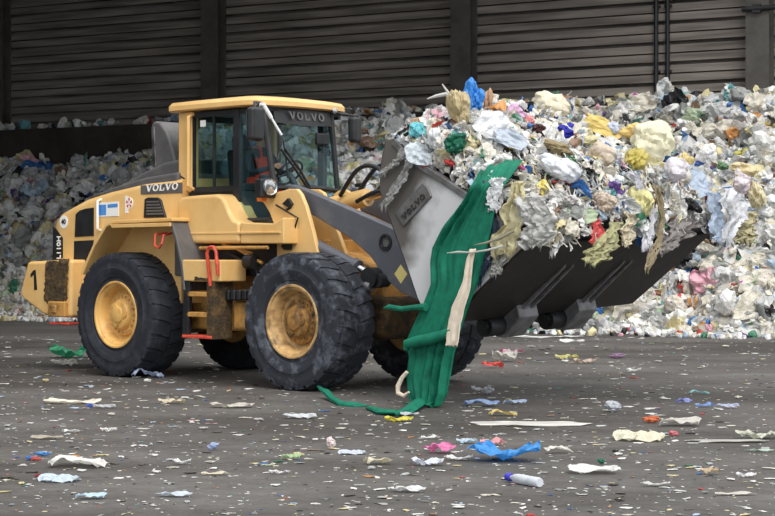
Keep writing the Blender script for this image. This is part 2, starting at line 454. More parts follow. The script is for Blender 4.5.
for x, nm in ((0, 'front_axle'), (-3.24, 'rear_axle')):
    m = MB(); m.tube([(x, -0.9, 0.798), (x, -0.45, 0.798), (x, -0.25, 0.798), (x, 0.25, 0.798), (x, 0.45, 0.798), (x, 0.9, 0.798)], [0.19, 0.19, 0.28, 0.28, 0.19, 0.19], 18)
    m.build(nm, M['hub_dirty'], P)

# frames
m = MB(); m.prism([(-5.0, 0.8), (-5.0, 1.5), (-2.2, 1.45), (-1.1, 1.6), (-0.85, 1.3), (-0.9, 0.75), (-1.5, 0.6), (-3.6, 0.62)], -0.5, 0.5)
m.build('rear_frame', M['yellow_dirty'], P, 0.03)
m = MB(); m.prism([(-0.95, 0.75), (-0.95, 1.55), (-0.3, 1.62), (0.55, 1.4), (0.62, 0.7), (0.2, 0.6)], -0.34, 0.34)
m.build('front_frame', M['yellow_dirty'], P, 0.03)
m = MB(); m.tube([(-0.92, 0, 0.72), (-0.92, 0, 1.75)], 0.13, 18); m.box(-1.15, -0.75, -0.3, 0.3, 1.0, 1.08); m.box(-1.15, -0.75, -0.3, 0.3, 1.5, 1.58)
m.build('articulation_joint', M['black'], P, 0.01)
m = MB(); m.prism([(0.2, 0.62), (0.2, 1.06), (0.5, 1.1), (0.78, 1.02), (0.82, 0.8), (0.72, 0.6), (0.4, 0.56)], -0.52, 0.34)
m.build('axle_housing', M['mud'], P, 0.08, seg=3)

# counterweight
cw = [(-5.40, 1.47), (-5.47, 1.30), (-5.58, 1.02), (-5.5, 0.95), (-5.02, 0.74), (-4.42, 0.72), (-4.40, 1.50)]
m = MB(); m.prism(cw, -1.1, 1.1); m.build('counterweight', M['yellow'], P, 0.05, seg=3)
def bumpy_panel(name, poly, y, mt, n=26, amp=0.02, rough=None):
    """caked lumpy patch on a side face, polygon given in x,z"""
    xs = [p[0] for p in poly]; zs = [p[1] for p in poly]
    V = []; F = []; idx = {}
    def inside(x, z):
        c = False; j = len(poly) - 1
        for i in range(len(poly)):
            if (poly[i][1] > z) != (poly[j][1] > z) and x < (poly[j][0] - poly[i][0]) * (z - poly[i][1]) / (poly[j][1] - poly[i][1]) + poly[i][0]: c = not c
            j = i
        return c
    rr = random.Random(3)
    for i in range(n + 1):
        for k in range(n + 1):
            x = min(xs) + (max(xs) - min(xs)) * i / n; zz = min(zs) + (max(zs) - min(zs)) * k / n
            idx[i, k] = len(V)
            e = inside(x, zz)
            V.append((x + rr.uniform(-1, 1) * 0.008, y - (0.004 + rr.random() * amp if e else -0.01), zz + rr.uniform(-1, 1) * 0.008))
    mm = MB()
    for i in range(n):
        for k in range(n):
            q = [idx[i, k], idx[i + 1, k], idx[i + 1, k + 1], idx[i, k + 1]]
            c = [sum(V[t][j] for t in q) / 4 for j in (0, 2)]
            if inside(*c): F.append(tuple(q))
    mm.add(V, F)
    return mm.build(name, mt, P, smooth=True, ang=80)
bumpy_panel('mud_crust', [xz(46, 261, -1.1), xz(69, 259, -1.1), xz(68, 300, -1.1), xz(52, 308, -1.1), xz(44, 300, -1.1)], -1.1, M['mud'])
def side_text(name, body, c, size, mt, Y, parent, ang=0, depth=0.004, sx=1.0):
    """flat lettering facing the near side (towards -y); c in x,z"""
    cu = bpy.data.curves.new(name, 'FONT'); cu.body = body; cu.size = size; cu.align_x = 'CENTER'; cu.align_y = 'CENTER'
    cu.extrude = depth; cu.offset = size * 0.018
    t = bpy.data.objects.new('tmp', cu)
    link(t); bpy.context.view_layer.update()
    me = bpy.data.meshes.new_from_object(t.evaluated_get(bpy.context.evaluated_depsgraph_get()))
    bpy.data.objects.remove(t)
    me.transform(Matrix.Translation((c[0], Y, c[1])) @ Matrix.Rotation(-ang, 4, 'Y') @ Matrix.Rotation(PI / 2, 4, 'X') @ Matrix.Diagonal((sx, 1, 1, 1)))
    me.materials.clear(); me.materials.append(mt)
    o = link(bpy.data.objects.new(name, me)); o.parent = parent
    return o
m = MB(); m.prism([xz(*q, -1.1) for q in ((34.4, 290), (37.2, 289.6), (35.8, 270), (33.8, 270.2), (30.6, 274.4), (31.0, 277.2), (34.0, 274.6))], -1.106, -1.095); m.build('number_decal', M['black'], P, smooth=False)
m = MB(); a, b = xz(57, 301, -1.0), xz(74, 317, -1.0); m.box(a[0], b[0], -1.16, -0.8, b[1], a[1]); m.box(a[0] + 0.1, a[0] + 0.2, -1.18, -1.1, b[1] + 0.05, a[1] - 0.05); m.build('tow_bracket', M['yellow_dirty'], P, 0.02)
m = MB(); a, b = xz(50, 322.5, -1.1), xz(70, 325, -1.1); m.box(a[0], b[0], -1.12, -0.85, b[1], a[1] + 0.01); m.build('foot_step', M['red'], P, 0.008)

def slab_letters(m, word, h, wd, gap, shear=0.0, depth=0.01):
    """heavy slab-serif capitals built from bars, in the x,y plane, into MB m"""
    x = 0.0; st = h * 0.24; sf = h * 0.15
    def quad(pts):
        n = len(pts)
        a = sum(pts[i][0] * pts[(i + 1) % n][1] - pts[(i + 1) % n][0] * pts[i][1] for i in range(n))
        if a < 0: pts = pts[::-1]
        vs = [(px + shear * py, py, 0) for px, py in pts] + [(px + shear * py, py, depth) for px, py in pts]
        m.add(vs, [tuple(range(n))[::-1], tuple(range(n, 2 * n))] + [(i, (i + 1) % n, (i + 1) % n + n, i + n) for i in range(n)])
    for ch in word:
        w = wd
        if ch == 'V':
            quad([(x, h), (x + st * 1.25, h), (x + w / 2 + st * 0.5, 0), (x + w / 2 - st * 0.5, 0)])
            quad([(x + w - st, h), (x + w, h), (x + w / 2 + st * 0.5, 0), (x + w / 2 - st * 0.2, 0)])
            quad([(x - 0.06 * h, h - sf), (x + st * 1.5, h - sf), (x + st * 1.5, h), (x - 0.06 * h, h)])
            quad([(x + w - st * 1.25, h - sf), (x + w + 0.06 * h, h - sf), (x + w + 0.06 * h, h), (x + w - st * 1.25, h)])
        elif ch == 'O':
            n = 24
            for k in range(n):
                a, b = 2 * PI * k / n, 2 * PI * (k + 1) / n
                cx, cy = x + w / 2, h / 2
                quad([(cx + w / 2 * math.cos(a), cy + h / 2 * math.sin(a)), (cx + w / 2 * math.cos(b), cy + h / 2 * math.sin(b)),
                      (cx + (w / 2 - st) * math.cos(b), cy + (h / 2 - sf) * math.sin(b)), (cx + (w / 2 - st) * math.cos(a), cy + (h / 2 - sf) * math.sin(a))])
        elif ch == 'L':
            w = wd * 0.85
            quad([(x + 0.1 * w, 0), (x + 0.1 * w + st, 0), (x + 0.1 * w + st, h), (x + 0.1 * w, h)])
            quad([(x, 0), (x + w, 0), (x + w, sf), (x, sf)]); quad([(x + w - st * 0.6, 0), (x + w, 0), (x + w, h * 0.42), (x + w - st * 0.6, h * 0.42)])
            quad([(x, h - sf), (x + 0.2 * w + st * 1.3, h - sf), (x + 0.2 * w + st * 1.3, h), (x, h)])
        x += w + gap
    return x - gap

# hood: lofted rounded sections
def hood_section(x, zb, zt, w, r):
    pts = [(-w, zb), (-w, (zb + zt) / 2), (-w, zt - r)]
    for k in range(1, 6):
        a = PI / 2 * k / 5
        pts.append((-w + r - r * math.cos(a), zt - r + r * math.sin(a)))
    pts.append((0, zt + 0.03))
    return [(x, y, zz) for y, zz in pts] + [(x, -y, zz) for y, zz in pts[-2::-1]]
st = [(-5.16, 1.82, 1.96, 0.80, 0.06), (-5.10, 1.70, 2.06, 0.83, 0.09), (-4.98, 1.52, 2.14, 0.85, 0.10), (-4.75, 1.40, 2.22, 0.85, 0.11), (-4.43, 0.95, 2.32, 0.85, 0.11), (-3.9, 0.95, 2.42, 0.85, 0.10), (-3.17, 0.95, 2.50, 0.85, 0.08), (-2.45, 0.95, 2.53, 0.85, 0.08)]
m = MB(); secs = [hood_section(*q) for q in st]; n = len(secs[0])
vs = [p for q in secs for p in q]; fs = []
for i in range(len(secs) - 1):
    for k in range(n - 1): fs.append((i * n + k, i * n + k + 1, (i + 1) * n + k + 1, (i + 1) * n + k))
    fs.append((i * n + n - 1, i * n, (i + 1) * n, (i + 1) * n + n - 1))
fs += [tuple(range(n))[::-1], tuple(range((len(secs) - 1) * n, len(secs) * n))]
m.add(vs, fs); hood = m.build('engine_hood', M['yellow'], P, ang=40)
YH = -0.85
def side_plate(name, pix, Y, th, mt, parent, bevel=0.0):
    mm = MB(); mm.prism([xz(a, b, Y) for a, b in pix], Y - th, Y + 0.01)
    return mm.build(name, mt, parent, bevel)
for pix in ([(76, 214), (80, 210.5), (86, 208.5), (94, 207.5), (94, 236), (75, 237)], [(74.5, 241), (94, 240), (90, 268), (74, 270)]):
    g = side_plate('grille', pix, YH, 0.012, M['black'], hood, 0.008)
side_plate('model_panel', [(53.5, 226), (63, 238), (63, 258), (53, 260)], YH, 0.008, M['black'], hood)
side_text('model_lettering', 'L110H', xz(59.6, 247.5, YH), 0.118, M['white'], YH - 0.011, hood, PI / 2)
c = xz(64, 222, YH); m = MB(); m.lathe([(0.0, -0.006), (0.088, -0.006), (0.088, 0.0)], c=(c[0], YH, c[1]), seg=28); m.build('speed_sticker', M['white'], hood)
side_text('speed_lettering', '40', c, 0.095, M['black'], YH - 0.008, hood)
side_plate('blue_white_sticker', [(96.5, 203), (119, 201.5), (119, 216), (96.5, 217)], YH, 0.005, M['white'], hood)
side_plate('sticker_print', [(98, 205), (106.5, 204.5), (106.5, 215), (98, 215.5)], YH, 0.007, M['ltblue'], hood)
side_plate('sticker_band', [(108, 204.5), (118, 203.5), (118, 207), (108, 208)], YH, 0.007, M['ltblue'], hood)
c = xz(129.5, 203, YH); m = MB(); m.lathe([(0.0, -0.006), (0.075, -0.006), (0.075, 0.0)], c=(c[0], YH, c[1]), seg=24); m.build('round_sticker', M['white'], hood)
m = MB()
for k in range(5):
    a = 2 * PI * k / 5 + PI / 2
    m.add([(c[0] + 0.066 * math.cos(a + d), YH - 0.008, c[1] + 0.066 * math.sin(a + d)) for d in (-0.35, 0.35)] + [(c[0] + 0.012 * math.cos(a), YH - 0.008, c[1] + 0.012 * math.sin(a))], [(0, 1, 2)])
m.build('sticker_star', M['red'], hood)
side_plate('white_strip', [(125.3, 196), (128.3, 196), (128.3, 213), (125.3, 213)], YH, 0.005, M['white'], hood)
m = MB(); a, b = xz(100.5, 199, YH), xz(100.5, 231, YH)
m.tube([(a[0], YH + 0.02, a[1]), (a[0], YH - 0.05, a[1] - 0.03), (b[0], YH - 0.05, b[1] + 0.03), (b[0], YH + 0.02, b[1])], 0.018, 8); m.build('white_bar', M['white'], hood)  # upright white bar on the hood side
v = side_plate('air_vent', [(146, 199), (149, 197.5), (159, 197.5), (162, 200), (167, 217.5), (145, 218)], YH, 0.03, M['black'], hood, 0.012)
m = MB()
for k in range(5):
    a, b = xz(149, 202 + 3 * k, YH), xz(161 + k, 202 + 3 * k, YH)
    m.box(a[0], b[0], YH - 0.045, YH - 0.03, a[1] - 0.012, a[1] + 0.012)
m.build('vent_slats', M['grey_dark'], hood)
bp_ = side_plate('name_panel', [(141, 185.5), (182, 182.5), (182, 193), (141, 194.5)], YH, 0.006, M['grey_dark'], hood)
def lettering(name, word, a, b, Y, h, wd, gap, mt, parent, depth=0.006, shear=0.0):
    """slab letters running from a to b (x,z), facing -y"""
    mm = MB(); L = slab_letters(mm, word, h, wd, gap, shear, depth)
    ang = math.atan2(b[1] - a[1], b[0] - a[0]); sc = math.hypot(b[0] - a[0], b[1] - a[1]) / L
    T = Matrix.Translation((a[0], Y, a[1])) @ Matrix.Rotation(-ang, 4, 'Y') @ Matrix.Rotation(PI / 2, 4, 'X') @ Matrix.Diagonal((sc, sc, 1, 1))
    mm.v = [tuple(T @ Vector(p)) for p in mm.v]
    return mm.build(name, mt, parent, smooth=False)
lettering('name_lettering', 'VOLVO', xz(146.5, 192, YH), xz(178, 189.5, YH), YH - 0.006, 0.62, 0.78, 0.14, M['white'], bp_, shear=0.18)
# dark insulated top of the hood and the intake cowl
m = MB(); m.prism([(-4.35, 2.34), (-4.0, 2.5), (-3.5, 2.66), (-3.1, 2.77), (-2.62, 2.82), (-2.62, 2.5), (-3.2, 2.45)], -0.62, 0.62); m.build('hood_top', M['grey_dark'], P, 0.08, seg=3)
m = MB(); m.prism([(-4.5, 2.32), (-3.9, 2.46), (-3.2, 2.57), (-2.55, 2.62), (-2.55, 2.47), (-3.2, 2.42), (-3.9, 2.36)], -0.82, 0.82); m.build('hood_shoulder', M['grey_dark'], P, 0.04, seg=3)
m = MB(); m.prism([(-3.42, 2.7), (-3.46, 3.28), (-3.40, 3.33), (-3.28, 3.31), (-3.14, 3.18), (-3.02, 2.95), (-2.93, 2.7)], -0.52, 0.05); m.build('exhaust_cowl', M['grey_dark'], P, 0.05, seg=3)
m = MB(); m.prism([(-3.4, 2.72), (-3.43, 3.25), (-3.37, 3.25), (-3.33, 2.72)], -0.535, -0.5); m.build('cowl_edge', M['steel'], P, 0.01)

# rear fenders and mudguards
for sg in (-1, 1):
    y0, y1 = (-1.28, -0.82) if sg < 0 else (0.82, 1.28)
    m = MB(); m.strip([(-3.92, 1.30), (-3.82, 1.46), (-3.66, 1.68), (-3.42, 1.92), (-3.30, 1.96), (-2.12, 1.98)], y0, y1, 0.045); m.build('fender', M['yellow'], P, 0.012)
    m = MB(); m.strip([(-2.20, 1.96), (-2.10, 1.75), (-2.0, 1.45), (-1.95, 1.12)], y0 + 0.02, y1 + (0.3 if sg < 0 else 0), 0.05)
    m.box(-2.55, -2.05, y1 - 0.06 if sg < 0 else y0, y1 if sg < 0 else y0 + 0.06, 1.3, 1.95)
    m.build('mudguard', M['grey_dark'], P, 0.015)
side_plate('fender_lip', [(111, 224.5), (171, 222.5), (171, 226.5), (113, 228)], -1.28, 0.02, M['yellow'], P, 0.006)
m = MB(); a = on_side(161, 233, -1.2); b = on_side(165, 248, -1.2)
m.tube([(a.x, -1.1, a.z), (a.x - 0.02, -1.28, a.z - 0.02), (a.x, -1.3, b.z + 0.03), (a.x + 0.08, -1.3, b.z), (a.x + 0.13, -1.3, b.z + 0.05), (a.x + 0.12, -1.26, a.z - 0.03), (a.x + 0.1, -1.1, a.z)], 0.016, 8); m.build('fender_handle', M['red'], P)

# panels under the cab, step box, ladder, tank
YP = -1.0
m = MB(); m.prism([xz(*q, YP) for q in ((176.5, 204), (178, 199.5), (182, 196.5), (200, 195), (216, 194), (221, 196), (224.5, 201), (229, 212), (233, 219), (239, 222), (239, 243.5), (188, 243.5), (181, 241), (177.5, 236))], YP, -0.55)
m.build('side_locker', M['yellow'], P, 0.05, seg=4)
m = MB(); m.prism([xz(*q, YP) for q in ((239.6, 222.3), (272, 223.5), (283, 217), (283, 244), (239.6, 243.5))], YP + 0.01, -0.6); m.build('side_skirt', M['yellow'], P, 0.02)
a, b = xz(177, 233.5, YP), xz(280, 234.5, YP)
m = MB(); m.box(a[0] + 0.02, b[0], YP - 0.008, YP + 0.03, a[1] - 0.012, a[1] + 0.012); m.build('panel_moulding', M['yellow'], P, 0.004)
for sg in (1,):
    m = MB(); m.prism([(-2.36, 1.72), (-2.36, 2.25), (-1.6, 2.3), (-1.3, 1.98), (-0.5, 1.98), (-0.5, 1.72)], 0.55, 1.0); m.build('side_locker', M['yellow'], P, 0.05, seg=3)
m = MB(); m.box(-1.97, -1.26, -1.25, -0.82, 1.24, 1.505); m.build('step_box', M['yellow'], P, 0.02)
bumpy_panel('mud_smear', [(-1.72, 1.25), (-1.42, 1.25), (-1.42, 1.28), (-1.72, 1.30)], -1.252, M['mud'], 8, 0.006)
lad = MB()
lad.prism([(-1.97, 0.55), (-1.86, 0.55), (-1.83, 1.25), (-1.94, 1.25)], -1.25, -1.19)
lad = lad.build('ladder', M['black'], P, 0.008)
m = MB(); m.prism([(-1.50, 0.54), (-1.38, 0.54), (-1.36, 1.25), (-1.50, 1.25)], -1.26, -0.95); m.build('ladder_side', M['mud'], lad, 0.008)
for zz, mt in ((1.085, M['yellow_dirty']), (0.835, M['yellow_dirty'])):
    m = MB(); m.box(-1.88, -1.46, -1.25, -1.0, zz - 0.03, zz + 0.03); m.build('rung', mt, lad, 0.01)
m = MB(); m.box(-1.95, -1.4, -1.27, -0.98, 0.545, 0.585); m.build('rung', M['red'], lad, 0.01)
m = MB(); m.box(-1.35, -0.75, -0.98, -0.6, 0.64, 1.0); m.build('fuel_tank', M['yellow_dirty'], P, 0.05, seg=3)
m = MB()
for k in range(7): m.box(-1.58 + 0.1 * k, -1.50 + 0.1 * k, -1.08, -0.85, 1.0 + 0.004 * k, 1.13 + 0.004 * k)
m.box(-1.6, -0.85, -1.04, -0.9, 1.02, 1.12)
m.build('black_tool_pack', M['black'], P, 0.02)
m = MB(); a = on_side(209, 287, -1.28)
p0, p1, p2, p3, p4 = [on_side(*q, -1.3) for q in ((208.5, 286), (207, 253), (211, 247), (216, 252), (216, 275))]
m.tube([(p0.x, -1.27, p0.z), p1, (p2 + p1) / 2 + Vector((0, 0, 0.03)), p2, (p2 + p3) / 2 + Vector((0, 0, 0.03)), p3, (p4.x, -1.27, p4.z)], 0.022, 10); m.build('grab_rail', M['red'], P)
m = MB()
for q0, q1, yy, r in (((200, 248), (268, 247.5), -0.98, 0.022), ((236, 248), (262, 263), -0.9, 0.02), ((222, 244), (252, 253), -0.9, 0.015)):
    m.tube([on_side(*q0, yy), on_side(*q1, yy)], r, 8)
m.build('pipework', M['yellow_dirty'], P)
m = MB(); m.tube([on_side(230, 254, -0.8), on_side(245, 262, -0.8), on_side(256, 268, -0.75), on_side(262, 285, -0.7)], 0.03, 8); m.tube([on_side(247, 262, -0.95), on_side(255, 262, -0.95)], 0.09, 14)
m.build('hydraulic_hose', M['hose'], P)
m = MB(); m.box(-1.95, -0.75, -0.75, 0.75, 1.3, 1.72); m.build('cab_floor_mount', M['black'], P, 0.02)

# ---------------------------------------------------------------- cab
YC = -0.75
cabf = MB()
def post(a, b, w=0.07, d=0.07):
    a, b = Vector(a), Vector(b); cabf.tube([a, b], w, 4)
ZR = 3.36
cab = MB()
cab.prism([(-2.6, 1.72), (-2.6, 2.36), (-1.5, 2.36), (-1.38, 2.02), (-0.9, 2.0), (-0.88, 1.72)], YC + 0.03, -YC - 0.03)   # lower shell
cab = cab.build('cab', M['interior'], P, 0.02)
def bar(name, pts, r, mt, seg=8):
    mm = MB(); mm.tube(pts, r, seg); return mm.build(name, mt, cab)
m = MB(); m.box(-2.61, -2.33, YC - 0.02, YC + 0.10, 2.36, ZR + 0.02); m.build('rear_pillar', M['yellow'], cab, 0.03)
m = MB(); m.box(-2.61, -2.33, -YC - 0.10, -YC + 0.02, 2.36, ZR + 0.02); m.build('rear_pillar', M['yellow'], cab, 0.03)
rail_a, rail_b = on_side(189, 189, -0.83), on_side(189, 114, -0.83)
bar('cab_handrail', [(rail_a.x, YC, rail_a.z), (rail_a.x, -0.84, rail_a.z + 0.04), (rail_b.x, -0.84, rail_b.z - 0.04), (rail_b.x, YC, rail_b.z)], 0.026, M['yellow'])
m = MB()
for k in range(4):
    a, b = xz(180.5, 175 + 4.5 * k, YC - 0.02), xz(186, 179 + 4.5 * k, YC - 0.02)
    m.add([(a[0], YC - 0.024, a[1]), (b[0], YC - 0.024, b[1]), (b[0], YC - 0.024, b[1] - 0.024), (a[0], YC - 0.024, a[1] - 0.024)], [(0, 1, 2, 3)])
m.build('warning_stripes', M['black'], cab)
APT, APB = Vector((-1.18, -0.62, ZR)), Vector((-0.98, -0.62, 2.38))      # front corner posts
FPT, FPB = Vector((-1.14, 0.52, ZR)), Vector((-1.06, 0.56, 2.38))
m = MB()
m.box(-1.56, -1.46, YC - 0.02, YC + 0.05, 1.98, ZR); m.box(-1.56, -1.46, -YC - 0.05, -YC + 0.02, 1.98, ZR)      # B posts
m.box(-2.35, -1.5, YC - 0.01, YC + 0.03, 2.35, 2.42); m.box(-2.35, -1.5, -YC - 0.03, -YC + 0.01, 2.35, 2.42)
m.box(-2.36, -2.31, YC - 0.01, YC + 0.03, 2.36, ZR); m.box(-2.36, -2.31, -YC - 0.03, -YC + 0.01, 2.36, ZR)
m.box(-2.35, -1.2, YC - 0.01, YC + 0.03, ZR - 0.06, ZR); m.box(-2.35, -1.2, -YC - 0.03, -YC + 0.01, ZR - 0.06, ZR)
m.box(-1.955, -1.925, YC - 0.008, YC + 0.02, 2.4, ZR)
m.tube([APT, APB], 0.038, 8); m.tube([FPT, FPB], 0.035, 8)
m.tube([APB, (-0.9, -0.66, 2.05)], 0.035, 8); m.tube([FPB, (-0.98, 0.62, 2.05)], 0.035, 8)
m.tube([APB, (-0.93, 0, 2.4), FPB], 0.03, 8); m.tube([APT, (-1.1, 0, ZR), FPT], 0.04, 8)
m.tube([(-1.5, YC, 2.02), (-1.42, YC, 1.99), (-1.0, -0.7, 1.99), (-0.93, -0.68, 2.02), (-0.9, -0.66, 2.1)], 0.03, 8)
m.build('cab_frame', M['black'], cab)
m = MB(); m.box(-2.62, -2.55, -0.7, 0.7, 2.36, 2.5); m.box(-2.62, -2.55, -0.7, 0.7, ZR - 0.08, ZR)
m.build('rear_window_frame', M['black'], cab)
def pane(name, pts, parent=None):
    mm = MB(); n = Vector((0, 0, 0))
    a, b, c = Vector(pts[0]), Vector(pts[1]), Vector(pts[2]); nn = (b - a).cross(c - a).normalized() * 0.006
    k = len(pts)
    mm.add([Vector(p) for p in pts] + [Vector(p) + nn for p in pts], [tuple(range(k)), tuple(range(2 * k - 1, k - 1, -1))] + [(i, (i + 1) % k, (i + 1) % k + k, i + k) for i in range(k)])
    return mm.build(name, M['glass'], cab, smooth=False)
for sg in (-1, 1):
    y = sg * 0.745
    pane('side_window', [(-2.33, y, 2.42), (-1.56, y, 2.42), (-1.56, y, ZR - 0.06), (-2.33, y, ZR - 0.06)])
    f0, f1 = (APB, APT) if sg < 0 else (FPB, FPT)
    pane('door_window', [(-1.47, y, 2.03), (-0.95, sg * 0.67, 2.03), tuple(f0), tuple(f1), (-1.47, y, ZR - 0.03)])
mid_t, mid_b = Vector((-1.08, 0, ZR - 0.02)), Vector((-0.92, 0, 2.38))
m = MB(); m.add([APT, mid_t, FPT, APB, mid_b, FPB], [(0, 1, 4, 3), (1, 2, 5, 4)]); m.build('windshield', M['glass'], cab, smooth=False)
pane('rear_window', [(-2.58, -0.68, 2.5), (-2.58, 0.68, 2.5), (-2.58, 0.68, ZR - 0.08), (-2.58, -0.68, ZR - 0.08)])
c = xz(203.5, 123.5, YC); m = MB(); m.box(c[0] - 0.05, c[0] + 0.05, -0.76, -0.752, c[1] - 0.04, c[1] + 0.04); m.build('window_sticker', M['white'], cab)
# roof
rp = [(-2.82, -0.74), (-2.7, -0.84), (-1.9, -0.86), (-1.3, -0.84), (-1.13, -0.76), (-1.02, -0.4), (-0.99, 0), (-1.02, 0.4), (-1.13, 0.76), (-1.3, 0.84), (-1.9, 0.86), (-2.7, 0.84), (-2.82, 0.74)]
m = MB(); n = len(rp)
def ring(sc, z, dz=0): return [(-1.95 + (x + 1.95) * sc, y * sc, z) for x, y in rp]
vs = ring(0.97, 3.385) + ring(1.0, 3.40) + ring(1.0, 3.455) + ring(0.96, 3.50) + ring(0.7, 3.535)
fs = [tuple(range(n))] + [(r * n + i, r * n + (i + 1) % n, (r + 1) * n + (i + 1) % n, (r + 1) * n + i) for r in range(4) for i in range(n)] + [tuple(range(4 * n, 5 * n))[::-1]]
m.add(vs, fs); m.build('cab_roof', M['yellow'], cab, ang=30)
m = MB(); m.prism([(-2.3, 3.33), (-2.3, 3.4), (-1.1, 3.4), (-1.12, 3.33)], -0.66, 0.66); m.build('roof_lining', M['black'], cab)
m = MB(); m.add([(-1.13, -0.5, 3.37), (-1.06, 0, 3.37), (-1.1, 0.46, 3.37), (-1.09, -0.5, 3.19), (-1.02, 0, 3.17), (-1.06, 0.46, 3.19)], [(0, 1, 4, 3), (1, 2, 5, 4)])
vis = m.build('sun_visor', M['black'], cab)
mm = MB(); L = slab_letters(mm, 'VOLVO', 0.1, 0.1, 0.03, 0, 0.004); dv = Vector((-0.05, 0.92, 0)).normalized()
yv = Vector((0.15, 0, 1)).normalized()
T = Matrix((( 0.0, -0.25, 1, -1.035), (1, 0, 0, -0.30), (0, 1, 0, 3.24), (0, 0, 0, 1)))
mm.v = [tuple(T @ Vector(p)) for p in mm.v]
mm.build('visor_lettering', M['grey_dark'], vis, smooth=False)
# inside: seat, wheel, console
m = MB(); m.box(-2.08, -1.52, -0.27, 0.27, 2.13, 2.26); m.prism([(-2.2, 2.22), (-2.08, 2.22), (-2.15, 2.92), (-2.27, 2.90)], -0.26, 0.26); m.prism([(-2.28, 2.9), (-2.18, 2.92), (-2.2, 3.12), (-2.29, 3.1)], -0.15, 0.15); m.box(-1.95, -1.6, -0.18, 0.18, 1.7, 2.15)
m.build('driver_seat', M['seat'], cab, 0.04, seg=3)
SWC = Vector((-1.36, 0.0, 2.60)); swn = Vector((-0.75, 0, 0.66)).normalized(); swu = Vector((0, 1, 0)); sww = swn.cross(swu)
m = MB(); m.tube([SWC + (swu * math.cos(a) + sww * math.sin(a)) * 0.19 for a in [2 * PI * k / 28 for k in range(29)]], 0.016, 8)
for k in range(3):
    a = 2 * PI * k / 3 + 0.5; m.tube([SWC, SWC + (swu * math.cos(a) + sww * math.sin(a)) * 0.185], 0.013, 6)
m.build('steering_wheel', M['black'], cab)
m = MB(); m.tube([SWC, (-1.15, 0, 2.25), (-1.08, 0, 1.8)], [0.035, 0.06, 0.09], 10); m.prism([(-1.22, 2.3), (-1.0, 2.42), (-0.98, 1.8), (-1.1, 1.8)], -0.3, 0.3); m.build('dashboard', M['interior'], cab, 0.015)
m = MB(); m.box(-1.85, -1.3, -0.50, -0.36, 2.36, 2.46); m.box(-1.42, -1.3, -0.48, -0.38, 2.46, 2.56); m.build('armrest_console', M['interior'], cab, 0.02)
m = MB(); m.box(-1.12, -1.06, 0.2, 0.42, 2.95, 3.1); m.build('inner_mirror', M['black'], cab, 0.02)
# mirrors, lamps and wipers
def mirror(c, w, h, d, arm):
    mm = MB(); c = Vector(c); Rz = Matrix.Translation(c) @ Matrix.Rotation(0.25, 4, 'Z')
    mm.box(-d / 2, d / 2, -w / 2, w / 2, -h / 2, h / 2, Rz)
    q = mm.build('wing_mirror', M['black'], P, 0.045, seg=3)
    m2 = MB(); m2.box(-d / 2 - 0.006, -d / 2 + 0.002, -w / 2 + 0.03, w / 2 - 0.03, -h / 2 + 0.04, h / 2 - 0.04, Rz); m2.build('mirror_glass', M['mirror'], q)
    m3 = MB(); m3.tube(arm, 0.018, 8); m3.build('mirror_arm', M['black'], q)
    return q
c = on_x(255.3, 124, -0.85); mirror(c, 0.26, 0.40, 0.12, [(-1.12, -0.72, 3.42), (-0.95, c.y + 0.08, 3.4), (c.x, c.y, 3.3), (c.x, c.y, 3.16)])
c = on_x(355, 130, -0.9); mirror(c, 0.19, 0.33, 0.12, [(-1.15, 0.55, 3.38), (-0.95, c.y - 0.15, 3.34), (c.x, c.y, 3.33), (c.x, c.y, 3.2)])
a, b = on_x(263, 104, -1.0), on_x(281.5, 135, -0.93)
m = MB(); m.tube([a, a.lerp(b, 0.45)], 0.026, 8); m.tube([a.lerp(b, 0.4), b], 0.016, 8); m.build('grab_bar', M['white'], cab)
m = MB(); m.lathe([(0.0, -0.03), (0.04, -0.03), (0.045, 0.02), (0.03, 0.03), (0.0, 0.032)], c=tuple(on_x(261, 106, -1.06)), seg=18, axis='X'); m.build('work_lamp', M['lens'], cab)
m = MB(); m.lathe([(0.0, -0.03), (0.035, -0.03), (0.04, 0.02), (0.025, 0.03), (0.0, 0.032)], c=tuple(on_x(334, 111, -1.06)), seg=18, axis='X'); m.build('work_lamp', M['lens'], cab)
m = MB()
for d in (0, 4): m.tube([on_x(281 + d, 149, -0.88), on_x(296 + d, 170, -0.85), on_x(309 + d * 0.6, 190, -0.85)], 0.016, 6)
m.build('wiper_arm', M['black'], cab)
m = MB(); m.tube([on_x(277, 160, -0.9), on_x(283, 140, -0.92), on_x(286, 158, -0.9), on_x(288, 178, -0.9)], 0.012, 6); m.build('wiper_blade', M['black'], cab)

# ---------------------------------------------------------------- front towers, lift arms, cylinders
tower = [xz(*q, -0.72) for q in ((262, 196), (270, 193.5), (283, 191.5), (291, 189), (299, 189), (303, 194), (308, 206), (315, 231), (321, 258), (279, 258), (279, 238), (276, 224), (272, 213), (266, 203), (262, 201))]
for y0, y1 in ((-0.76, -0.70), (0.70, 0.76)):
    m = MB(); m.prism(tower, y0, y1); t = m.build('loader_tower', M['yellow'], P, 0.012)
    if y0 < 0:
        for q in (((284, 204), (290, 198), (294, 204), (291, 208)), ((283, 246), (288, 240), (293, 240), (292, 250), (286, 250))):
            side_plate('black_bracket', q, -0.76, 0.04, M['black'], t, 0.006)
        m = MB(); m.tube([on_side(288, 240, -0.8), on_side(294, 230, -0.8), on_side(298, 218, -0.8), on_side(291, 214, -0.79), on_side(276, 205, -0.79)], 0.012, 6); m.build('cable', M['hose'], t)
        side_plate('small_decal', ((286, 209), (291, 206), (292, 208), (287, 211)), -0.76, 0.004, M['black'], t)
inner = [xz(*q, -0.25) for q in ((331, 192), (336, 188.5), (344, 188.5), (350, 192), (357, 212), (372, 252), (372, 262), (330, 262), (326, 225))]
inner = [(x - 0.42, zz) for x, zz in inner]
